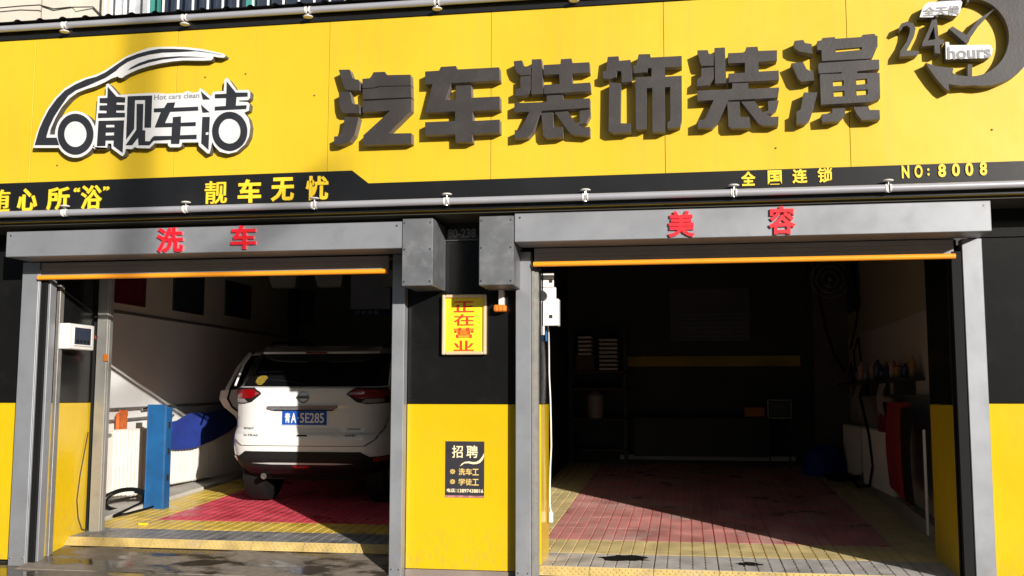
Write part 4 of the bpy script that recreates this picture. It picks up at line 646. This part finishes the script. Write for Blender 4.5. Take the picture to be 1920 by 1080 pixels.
def skin(name, outline, mat, off=.004, holes=(), thick=.02, parent=CAR, cuts=.05, local=True):
    """a patch with the given outline (x,z) laid on the tail surface"""
    bm = bmesh.new()
    tri = tessellate_polygon([[Vector((a, b_, 0)) for a, b_ in lp] for lp in [outline]+list(holes)])
    flat = [p for lp in [outline]+list(holes) for p in lp]
    vs = [bm.verts.new((a, 0, b_)) for a, b_ in flat]
    for t_ in tri:
        try: bm.faces.new([vs[i] for i in t_])
        except ValueError: pass
    for _ in range(5):
        ed = [e for e in bm.edges if e.calc_length() > cuts]
        if not ed: break
        bmesh.ops.subdivide_edges(bm, edges=ed, cuts=1); bmesh.ops.triangulate(bm, faces=bm.faces[:])
    rim = [(e.verts[0], e.verts[1]) for e in bm.edges if len(e.link_faces) == 1]
    for v in bm.verts: v.co.y = ry(v.co.x, v.co.z, off)
    new = {}
    for a, b_ in rim:
        for q in (a, b_):
            if q not in new: new[q] = bm.verts.new((q.co.x, q.co.y+thick, q.co.z))
        bm.faces.new((a, b_, new[b_], new[a]))
    bmesh.ops.recalc_face_normals(bm, faces=bm.faces[:]); bm.verts.index_update()
    b2 = MB(); b2.add([v.co[:] for v in bm.verts], [[v.index for v in f.verts] for f in bm.faces]); bm.free()
    return b2.build(name, mat, parent, True, local=local)
# tailgate skin, with shut line showing all round
tg = [(-.60,.605),(.60,.605),(.685,.66),(.735,.76),(.76,.90),(.765,1.0),(.66,1.0),(.43,1.09),(.43,1.10),(.52,1.146),(-.52,1.146),(-.43,1.10),(-.43,1.09),(-.66,1.0),(-.765,1.0),(-.76,.90),(-.735,.76),(-.685,.66)]
gl = [(a*1.012, .598 if b_ < .61 else (b_-.004 if b_ < .9 else b_)) for a, b_ in tg]
skin('shut_line', gl, CBK, .0015, thick=.01)
tgo = skin('tailgate', tg, PAI, .020, thick=.022, cuts=.028)
# plate recess ledge and chrome bar
skin('chrome_bar', [(-.345,.945),(-.30,.935),(.30,.935),(.335,.955),(.33,.972),(-.345,.968)], M('satin_trim',(.16,.16,.17),.3,var=.3,scale=30), .050, thick=.04)
skin('plate_dark_lip', [(-.29,.925),(.28,.925),(.30,.9345),(-.30,.9345)], CBK, .036, thick=.02)  # thin black strip under the trim bar
pl = skin('number_plate', [(-.207,.788),(.229,.788),(.229,.932),(-.207,.932)], PLB, .029, thick=.01)
def ctext(body, x0, x1, z0, z1, mat, off, par, o_=.02):
    v, f, rim = glyph(body, o_); xs = [a for a, b_ in v]; zs = [b_ for a, b_ in v]
    a0, a1, b0, b1 = min(xs), max(xs), min(zs), max(zs); V = []
    for a, b_ in v:
        X = x0+(a-a0)/(a1-a0)*(x1-x0); Z = z0+(b_-b0)/(b1-b0)*(z1-z0); V.append((X, ry(X, Z, off), Z))
    b2 = MB(); b2.add(V, f); n_ = len(V); b2.add(V+[(q[0], q[1]+.004, q[2]) for q in V], [(i,j,j+n_,i+n_) for i,j in rim]); return b2.build('letter', mat, CAR, local=True)
ctext('青', -.180,-.128,.812,.905, WPL, .032, pl); ctext('A', -.118,-.068,.812,.905, WPL, .032, pl); ctext('·', -.055,-.043,.852,.864, WPL, .032, pl); ctext('5E285', -.030,.205,.812,.905, WPL, .032, pl, .015)
for lp in ([(-.207,.788),(.229,.788),(.229,.793),(-.207,.793)],[(-.207,.927),(.229,.927),(.229,.932),(-.207,.932)]): skin('plate_border', lp, WPL, .0315, thick=.004)
# round badge: ring with bar
def ringpts(cx, cz, r, n=24): return [(cx+r*math.cos(2*math.pi*k/n), cz+r*math.sin(2*math.pi*k/n)) for k in range(n)]
skin('badge_ring', ringpts(.0,1.052,.056), CHR, .030, [ringpts(.0,1.052,.043)], .015, cuts=.03)
skin('badge_bar', [(-.062,1.040),(.062,1.040),(.062,1.064),(-.062,1.064)], CHR, .034, (), .015)
ctext('NISSAN', -.045,.045,1.046,1.058, CBK, .0355, CAR)
# model lettering
ctext('东风日产', -.600,-.485,.748,.768, CBK, .0225, CAR); ctext('X-TRAIL', -.585,-.42,.688,.706, CBK, .0225, CAR)
ctext('XTRONIC', .43,.565,.748,.764, CBK, .0225, CAR); ctext('AWD', .42,.52,.690,.708, CBK, .0225, CAR)
skin('release_pad', [(-.05,.69),(.06,.69),(.05,.705),(-.04,.705)], CBK, .0215, thick=.004)
for s_ in (-1, 1):
    f = lambda L: [(s_*a, b_) for a, b_ in (L if s_ > 0 else L)]
    lp = skin('tail_lamp', f([(.418,1.083),(.52,1.005),(.60,.988),(.775,.988),(.793,1.03),(.783,1.135),(.66,1.138),(.50,1.142)]), CBK, .026, thick=.045)
    skin('red_lens', f([(.435,1.085),(.53,1.040),(.64,1.040),(.772,1.045),(.765,1.115),(.64,1.122),(.52,1.130)]), LMR, .034, thick=.012)
    skin('clear_lens', f([(.56,1.000),(.68,.998),(.74,1.002),(.74,1.036),(.60,1.036)]), LMC, .034, thick=.012)
    skin('reflector', f([(.665,.448),(.785,.452),(.80,.498),(.67,.494)]), LMR, .018, thick=.02)
# black bumper insert
skin('bumper_insert', [(-.62,.36),(.62,.36),(.66,.49),(.60,.525),(.565,.548),(-.565,.548),(-.60,.525),(-.66,.49)], CBK, .007, thick=.01)
skin('silver_strip', [(-.50,.435),(-.30,.425),(.30,.425),(.50,.435),(.30,.442),(-.30,.442)], M('silver_trim',(.5,.5,.5),.5), .013, thick=.01)
skin('fog_lamp', [(-.08,.385),(.06,.385),(.08,.415),(-.10,.415)], LMR, .015, thick=.02)
# spoiler with brake lamp
b = MB(); n = 16; V = []; F = []
for i in range(n+1):
    x = -.60+1.2*i/n; e = 1-abs(x/.60)**6*.5
    V += [(x,-.20*e+.02,1.455),(x,-.21*e+.02,1.475),(x,-.02,1.515+.015*e),(x,.10,1.50),(x,.05,1.45)]
for i in range(n):
    for k in range(5): F.append((i*5+k, i*5+(k+1) % 5, (i+1)*5+(k+1) % 5, (i+1)*5+k))
F += [(0,1,2,3,4),(n*5+4,n*5+3,n*5+2,n*5+1,n*5)]
b.add(V, F).build('spoiler', PAI, CAR, True, local=True)
MB().cbox(-.12,.10,-.194,-.17,1.457,1.473,.003).build('brake_lamp', LMR, CAR, local=True)
for s_ in (-1, 1):
    MB().tube([(s_*.60,.10,1.535),(s_*.63,.25,1.565),(s_*.63,1.2,1.57),(s_*.60,1.35,1.53)], .014, 8).build('roof_rail', CBK, CAR, True, local=True)
    MB().tube([(s_*.775,-.36,1.152),(s_*.765,-.29,1.25),(s_*.755,-.20,1.36),(s_*.735,-.08,1.455)], .011, 8).build('window_pillar', PAI, CAR, True, local=True)
    MB().tube([(s_*.51,0,.33),(s_*.525,0,.33),(s_*.54,0,.33),(s_*.70,0,.33),(s_*.72,0,.33)], [.27,.315,.325,.325,.30], 36).build('tyre', RUB, CAR, True, local=True)
    MB().tube([(s_*.65,0,.33),(s_*.725,0,.33)], .20, 24).build('rim', GALV, CAR, True, local=True)
    MB().tube([(s_*.585,2.6,.33),(s_*.615,2.6,.33),(s_*.77,2.6,.33),(s_*.79,2.6,.33)], [.28,.325,.325,.30], 36).build('tyre', RUB, CAR, True, local=True)
MB().box(-.60,.60,-.30,3.2,.25,.31).build('underbody', RUB, CAR, local=True)
MB().tube([(-.42,-.50,.30),(-.42,-.30,.30)], .03, 12).build('exhaust_pipe', CHR, CAR, True, local=True)
# wiper
MB().tube([(.0,ry(0,1.17)-.02,1.165),(-.2,ry(.2,1.20)-.012,1.20),(-.42,ry(.42,1.215)-.010,1.215)], .006, 6).build('rear_wiper', CBK, CAR, local=True)
# sticker
skin('sticker', [(-.53,1.19),(-.49,1.165),(-.45,1.165),(-.43,1.20),(-.42,1.235),(-.45,1.25),(-.49,1.25),(-.53,1.235)], M('gold_sticker',(.30,.22,.03),.5,var=.7,scale=60), .003, thick=.003)
# open left rear door: swung out, seen edge-on from behind
dx, dy = -math.sin(R(28)), -math.cos(R(28))
def dpt(u, o_, z): return (-.83+dx*u-dy*o_*-1*0+(-dy)*o_*-1, 1.5+dy*u+(dx)*o_, z)
b = MB(); prof = [(0,.36),(.60,.38),(.66,.60),(.80,.78),(.94,.88),(1.0,.97),(.98,1.06),(.0,1.10)]
def plate3(prof, o0, o1, mb):
    n_ = len(prof); V = [dpt(u, o0, z) for u, z in prof]+[dpt(u, o1, z) for u, z in prof]
    mb.add(V, [tuple(range(n_)), tuple(range(2*n_-1, n_-1, -1))]+[(i, (i+1) % n_, n_+(i+1) % n_, n_+i) for i in range(n_)]); return mb
dr = plate3(prof, 0, .09, MB()).build('open_door', PAI, CAR, local=True)
fr_ = MB(); fr_.tube([dpt(.96,.045,1.06), dpt(.80,.045,1.30), dpt(.66,.045,1.44), dpt(.0,.045,1.47)], .022, 8); fr_.build('door_frame', PAI, CAR, True, local=True)
plate3([(0,1.10),(.93,1.06),(.78,1.30),(.64,1.43),(0,1.45)], .03, .04, MB()).build('door_glass', CGL, CAR, local=True)
fr2 = MB(); fr2.tube([dpt(.67,-.004,.60), dpt(.80,-.004,.78), dpt(.95,-.004,.88), dpt(1.006,-.004,.97), dpt(.97,-.004,1.08), dpt(.80,-.004,1.33), dpt(.66,-.004,1.465)], .012, 6); fr2.build('door_seal', RUB, CAR, True, local=True)
dp = MB(); plate3([(.05,.45),(.56,.46),(.60,.66),(.74,.82),(.88,.95),(.05,1.0)], -.012, -.001, dp).build('door_trim', CBK, CAR, local=True)

# ================================================================= RIGHT BAY OBJECTS
t = thing('door_operator', (-1.02, .3, 1.82), 'white door lock bracket with square holes high on the left of the dark bay', 'bracket')
MB().cbox(-1.047,-.948,.20,.215,1.83,2.115,.003).build('face_plate', WPL, t)
MB().cbox(-1.047,-.965,.20,.215,2.118,2.225,.003).build('upper_plate', WPL, t)
MB().cbox(-.948,-.93,.20,.30,1.83,2.03,.003).build('side_flange', WPL, t)
for z_ in (1.885,2.15): MB().cbox(-1.0,-.975,.196,.1998,z_,z_+.025,.001).build('square_hole', BLKM, t)
MB().cbox(-1.05,-1.035,.195,.215,1.76,1.829,.003).build('latch_tab', WPL, t)
MB().tube([(-1.049,.14,2.05),(-1.049,.20,2.05)], .038, 12).build('knob', BLKM, t, True); MB().tube([(-1.06,.16,2.0),(-1.06,.16,2.09)], .012, 8).build('lever', WPL, t)
t = thing('hanging_cable', (-1.03, .45, .36), 'thin white cable with connector hanging beside the yellow reveal', 'cable')
MB().tube([(-1.02,.25,1.86),(-1.024,.35,1.80),(-1.03,.42,1.65),(-1.033,.45,1.48),(-1.024,.45,1.28),(-1.02,.45,1.08),(-1.018,.45,.93),(-1.026,.45,.78),(-1.03,.45,.60),(-1.03,.45,.50),(-1.022,.45,.44)], .0055, 8).build('cord', WPL, t, True)
MB().cbox(-1.036,-1.006,.44,.46,.365,.445,.004).build('plug', WPL, t)
tag(MB().cbox(-1.045,-1.03,.30,.33,1.72,1.83,.004).build('blue_tag', BLU), 'small blue tag at the top of the white cable', 'tag')
# back wall fittings
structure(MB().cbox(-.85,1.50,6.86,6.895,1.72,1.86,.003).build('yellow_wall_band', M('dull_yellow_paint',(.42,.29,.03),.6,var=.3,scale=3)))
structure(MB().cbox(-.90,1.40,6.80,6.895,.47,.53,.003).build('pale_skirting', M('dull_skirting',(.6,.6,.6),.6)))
t = thing('wall_notice', (.33, 6.88, 2.06), 'large dim notice board on the rear wall of the dark bay', 'notice board')
MB().cbox(-.21,.86,6.875,6.898,2.06,2.78,.003).build('board', M('notice_blue',(.09,.09,.11),.5,var=.2,scale=2), t)
for k in range(6): MB().cbox(-.05,.80,6.868,6.873,2.12+.06*k,2.135+.06*k,.001).build('text_line', M('notice_print',(.15,.15,.22),.5), t)
t = thing('shelf_rack', (-1.12, 6.5, .45), 'dark metal rack stacked with pale trays in the rear left corner', 'rack')
for (a, c_) in ((-1.53,6.35),(-1.53,6.75),(-.82,6.35),(-.82,6.75)): MB().box(a,a+.03,c_,c_+.03,.43,2.2).build('leg', BLKM, t)
for z_ in (.60,1.0,1.40,1.62): MB().cbox(-1.53,-.79,6.35,6.78,z_,z_+.025,.003).build('shelf', BRN, t)
for i, (a, b_) in enumerate(((-1.42,-1.24),(-1.14,-.90))):
    for k in range(5+3*i):
        z_ = (1.86 if not i else 1.66)+.055*k
        nt_ = 5+3*i
        od = ['topmost','second from the top','third from the top','fourth from the top','fifth from the top','sixth from the top','seventh from the top','lowest'][nt_-1-k if k else -1]
        tag(MB().cbox(a,b_,6.36,6.70,z_,z_+.03,.004).build('pale_tray', M('dull_tray',(.55,.50,.44),.6)), 'pale tray in the %s stack on the corner rack, %s' % ('short left' if not i else 'tall right', od), 'tray', 'pale trays in the %s stack on the corner rack' % ('short' if not i else 'tall'))
    if not i: tag(MB().cbox(-1.45,-1.2,6.38,6.72,1.646,1.858,.01).build('brown_carton', BRN), 'brown carton under the short stack of pale trays', 'carton')
tag(MB().lathe((-1.2,6.45,1.026),[(.10,0),(.11,.03),(.11,.30),(.06,.34),(.04,.36)],14).build('plastic_drum', M('dull_drum',(.35,.30,.27),.5), smooth=True), 'dull pale drum on the middle shelf of the corner rack', 'drum')
t = thing('metal_frame_stand', (1.2, 6.0, .42), 'small pale wire frame on legs before the rear wall', 'stand')
for q in ([(1.0,6,1.05),(1.02,6.1,.42)],[(1.28,6,1.05),(1.26,6.1,.42)]): MB().tube(q,.010,6).build('leg', BLKM, t)
for q in ([(1.0,6,1.05),(1.28,6,1.05)],[(1.0,6,1.27),(1.28,6,1.27)],[(1.0,6,1.05),(1.0,6,1.27)],[(1.28,6,1.05),(1.28,6,1.27)]): MB().tube(q,.007,6).build('rod', M('dim_wire',(.40,.42,.36),.5), t)
MB().cbox(1.02,1.26,6.0,6.01,1.07,1.25,.003).build('panel', DGB, t)
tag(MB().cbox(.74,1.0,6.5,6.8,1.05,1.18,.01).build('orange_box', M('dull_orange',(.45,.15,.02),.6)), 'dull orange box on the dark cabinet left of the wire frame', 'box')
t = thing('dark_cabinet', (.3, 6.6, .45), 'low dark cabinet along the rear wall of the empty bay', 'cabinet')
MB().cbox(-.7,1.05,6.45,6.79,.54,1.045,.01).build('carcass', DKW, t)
# right wall: column, fan, shelf with bottles, radiators, red cloths
structure(MB().box(1.60,2.03,6.25,6.9,.3,3.2).build('wall_pier', M('pier_plaster',(.09,.075,.07),.7,var=.2)))
t = thing('wall_fan', (1.78, 6.15, 2.0), 'dark wall fan with hanging hoses on the pier at right rear', 'fan')
MB().tube([(1.80,6.24,2.75),(1.80,6.05,2.78)], .03, 8).build('bracket', GALV, t)
for r_ in (.10,.17,.235): MB().tube([(1.80+r_*math.cos(a/16*2*math.pi),6.03,2.78+r_*math.sin(a/16*2*math.pi)) for a in range(17)], .007, 6).build('cage_ring', GALV, t)
for k in range(4):
    a = k*math.pi/2+.4; MB().poly([([(1.80+.03*math.cos(a-.5),2.78+.03*math.sin(a-.5)),(1.80+.20*math.cos(a-.2),2.78+.20*math.sin(a-.2)),(1.80+.20*math.cos(a+.4),2.78+.20*math.sin(a+.4)),(1.80+.03*math.cos(a+.5),2.78+.03*math.sin(a+.5))],[])],6.05,6.055).build('blade', BLKM, t)
tag(MB().tube([(1.98,5.6,3.0),(1.98,5.2,2.6),(1.97,4.9,2.42),(1.97,5.3,2.1),(1.97,5.7,1.9)], .014, 7).build('air_hose', RUB, smooth=True), 'black air hose bent in an elbow on the upper right wall', 'hose')
tag(MB().tube([(1.62,6.1,3.1),(1.66,6.05,2.6),(1.72,6.0,2.2),(1.80,5.9,1.85),(1.88,5.6,1.62)], .016, 7).build('air_hose', RUB, smooth=True), 'black air hose running down the pier past the fan', 'hose')
tag(MB().tube([(1.90,4.9,1.50),(1.90,4.5,1.2),(1.90,4.15,.9),(1.90,4.0,.6),(1.88,4.1,.38),(1.82,4.5,.34),(1.85,4.9,.36)], .013, 7).build('air_hose', RUB, smooth=True), 'black hose looping from the shelf down to the floor at right', 'hose')
wallp = thing('dark_teal_poster', (2.0, 5.9, 2.3), 'dark teal poster on the right wall near the pier', 'poster'); MB().cbox(2.01,2.028,5.3,6.15,2.35,2.95,.003).build('print', M('teal_print',(.01,.035,.05),.4,var=.4), wallp)
t = thing('wall_shelf', (1.9, 3.8, 1.44), 'dark narrow shelf full of bottles on the right wall', 'shelf')
MB().cbox(1.80,2.028,2.0,5.7,1.45,1.475,.003).build('board', BLKM, t)
for y_ in (2.4,3.6,4.8): MB().box(1.84,2.028,y_,y_+.02,1.33,1.449).build('shelf_bracket', BLKM, t)
rb = random.Random(3); y_ = 2.15; k = 0
cols = [('white',(.45,.42,.38)),('amber',(.35,.18,.05)),('grey',(.25,.26,.27)),('pink',(.42,.25,.22)),('dark blue',(.03,.05,.14)),('black',(.02,.02,.02))]
words = ['nearest the yellow reveal','second from the yellow reveal','third from the yellow reveal','fourth from the yellow reveal','fifth from the yellow reveal','sixth from the yellow reveal','seventh from the yellow reveal','eighth from the yellow reveal','ninth from the yellow reveal','tenth from the yellow reveal','eleventh from the yellow reveal','twelfth from the yellow reveal']
while y_ < 5.4 and k < 12:
    cn, cc = cols[rb.randrange(6)]; h = .13+.12*rb.random(); r_ = .032+.018*rb.random()
    mm = M('bottle_'+cn.replace(' ','_'), cc, .35, var=.15, scale=20)
    bo = MB().lathe((1.91+.05*rb.random(), y_, 1.476), [(r_*.9,0),(r_,.01),(r_,h*.7),(r_*.4,h*.85),(r_*.35,h)], 12).build('bottle', mm, smooth=True)
    tag(bo, '%s bottle on the dark wall shelf, %s' % (cn, words[k]), 'bottle', 'bottles on the right wall shelf')
    y_ += .2+.16*rb.random(); k += 1
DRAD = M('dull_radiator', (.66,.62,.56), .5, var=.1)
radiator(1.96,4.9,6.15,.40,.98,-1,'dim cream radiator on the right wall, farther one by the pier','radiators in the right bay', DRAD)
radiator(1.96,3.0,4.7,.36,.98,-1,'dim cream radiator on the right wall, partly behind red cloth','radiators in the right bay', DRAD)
tag(MB().tube([(1.99,.9,1.30),(1.99,6.2,1.33)], .014, 8).build('wall_conduit', GALV), 'thin pipe along the right wall under the bottle shelf', 'pipe')
tag(MB().cbox(1.86,1.89,2.68,3.38,.97,1.26,.005).build('red_board', M('dark_red_board',(.16,.01,.012),.6)), 'dark red board leaning on the right wall beside the red cloth', 'board')
ys = [1.72+.09*i for i in range(11)]
tag(drape('red_cloth', 1.83, ys, [1.26]*11, [.42,.40,.43,.45,.44,.47,.46,.48,.50,.52,.52], REDC, sgn=-1), 'long dark red cloth hanging on the right wall', 'cloth')
ys = [1.42+.07*i for i in range(7)]
tag(drape('dark_coat', 1.80, ys, [1.22]*7, [.45,.43,.44,.46,.45,.47,.48], RUB, sgn=-1), 'black cloth hanging beside the long red cloth on the right wall', 'cloth')
tag(MB().cbox(1.86,1.875,1.35,1.40,.22,1.05,.003).build('white_strip', WPL), 'narrow white strip leaning upright beside the yellow right reveal', 'strip')
structure(MB().add([(x, y, z+.055*y) for x in (1.93,2.03) for y in (.85, 6.2) for z in (.0,.20)], [(0,1,3,2),(4,6,7,5),(0,4,5,1),(2,3,7,6),(0,2,6,4),(1,5,7,3)]).build('right_wall_skirting', M('skirting_paint',(.34,.32,.30),.6)))
tag(MB().cbox(-4.70,-4.62,1.05,1.09,FLL(1.07)+.0005,FLL(1.07)+.02,.005).build('yellow_chock', YLT), 'small yellow block lying on the left bay grating', 'block')

WS = M('wet_stain', (.035,.032,.028), .12, var=.5, scale=30)
for (cx, cy, rx_, ry_, lab) in ((-.47,.52,.20,.13,'dark wet stain on the grating edge, left of the bay middle'),(.42,.42,.11,.07,'small dark wet stain on the grating edge, right of the bay middle')):
    rr_ = random.Random(int(cx*100)); pts = []
    for k in range(22):
        a = 2*math.pi*k/22; q = .65+.5*rr_.random(); pts.append((cx+rx_*q*math.cos(a), cy+ry_*q*math.sin(a)))
    b = MB(); tri = tessellate_polygon([[Vector((a,b_,0)) for a,b_ in pts]])
    b.add([(a,b_,FLR(b_)+.0012) for a,b_ in pts], tri); b.add([(a,b_,FLR(b_)-.002) for a,b_ in pts], tri)
    tag(b.build('water_stain', WS), lab, 'stain')
# unseen block across the street, added to cut the sky fill
sb = thing('unseen_street_building', (10, -50, 0), 'long grey block across the street, unseen, added to cut sky light', 'building')
SBW = M('street_render', (.22,.21,.20), .8, var=.2, scale=.5)
MB().box(-60,90,-56,-48,0,12.3).build('wall', SBW, sb)
me = MB().cbox(-.9,.9,-.03,.03,0,1.5,.01).mesh('window', PAN)
for f_ in range(4):
    for k in range(36):
        o = bpy.data.objects.new('window', me); COL.objects.link(o); o.parent = sb; o.location = Vector((-52+k*3.6, -47.99, 1.0+f_*2.9))-Vector(sb.location)
# clutter by the pier
def lump(name, c, rx_, ry_, rz_, mat, label, cat, seed):
    rr_ = random.Random(seed); b = MB(); n, m_ = 16, 9; V = []
    ph = [rr_.random()*6 for _ in range(4)]
    for j in range(m_+1):
        v = math.pi*.5*j/m_
        for k in range(n):
            a = 2*math.pi*k/n; q = 1+.13*math.sin(3*a+ph[0])+.09*math.sin(5*a+ph[1]+2*v)+.05*math.sin(9*a+ph[2])
            V.append((c[0]+rx_*q*math.cos(a)*math.cos(v)**.6, c[1]+ry_*q*math.sin(a)*math.cos(v)**.6, c[2]+rz_*math.sin(v)*(1+.12*math.sin(2*a+ph[3]))))
    F = [(j*n+k, j*n+(k+1) % n, (j+1)*n+(k+1) % n, (j+1)*n+k) for j in range(m_) for k in range(n)]+[tuple(range(n))[::-1]]
    return tag(b.add(V, F).build(name, mat, smooth=True), label, cat)
lump('blue_bag', (1.62, 5.85, FLR(5.85)), .24, .20, .34, CLB, 'dull blue bag slumped on the floor before the pier', 'bag', 4)
pts = [(1.72+.13*math.cos(k*.42)*(1+.012*k), 5.0+.22*math.sin(k*.42)*(1+.012*k), FLR(5.0)+.03+.0014*k+.02*abs(math.sin(k*.9))) for k in range(46)]
tag(MB().tube(pts, .012, 7).build('coiled_hose', RUB, smooth=True), 'black hose coiled on the floor before the right wall radiators', 'hose')
tag(MB().tube([(1.99,5.0,1.48),(1.97,4.95,1.75),(1.99,5.2,2.0),(1.98,5.5,1.85),(1.97,5.35,1.55)], .010, 6).build('looped_cable', RUB, smooth=True), 'thin black cable looped above the bottle shelf near the pier', 'cable')
for y_, lab in ((2.9,'grey rag hanging under the bottle shelf, nearer one'),(4.3,'grey rag hanging under the bottle shelf, farther one')):
    tag(drape('hanging_rag', 1.86, [y_+.06*i for i in range(6)], [1.44]*6, [1.15,1.12,1.14,1.17,1.13,1.16], M('grey_rag',(.22,.21,.20),.9,var=.3,scale=20), .01, -1), lab, 'rag', 'rags under the shelf')
# street pole and cable across the road, standing out of the picture behind the camera, whose shadows cross the shop front
t = thing('utility_pole', (15.71, -26.35, 0), 'slim concrete utility pole across the street whose shadow crosses the logo', 'utility pole')
MB().tube([(15.71,-26.35,0),(15.71,-26.35,13.5)], [.075,.06], 16).build('pole', TREE, t, True)
MB().tube([(15.75,-26.35,10.4),(17.3,-26.35,11.53)], .05, 8).build('brace', TREE, t, True)
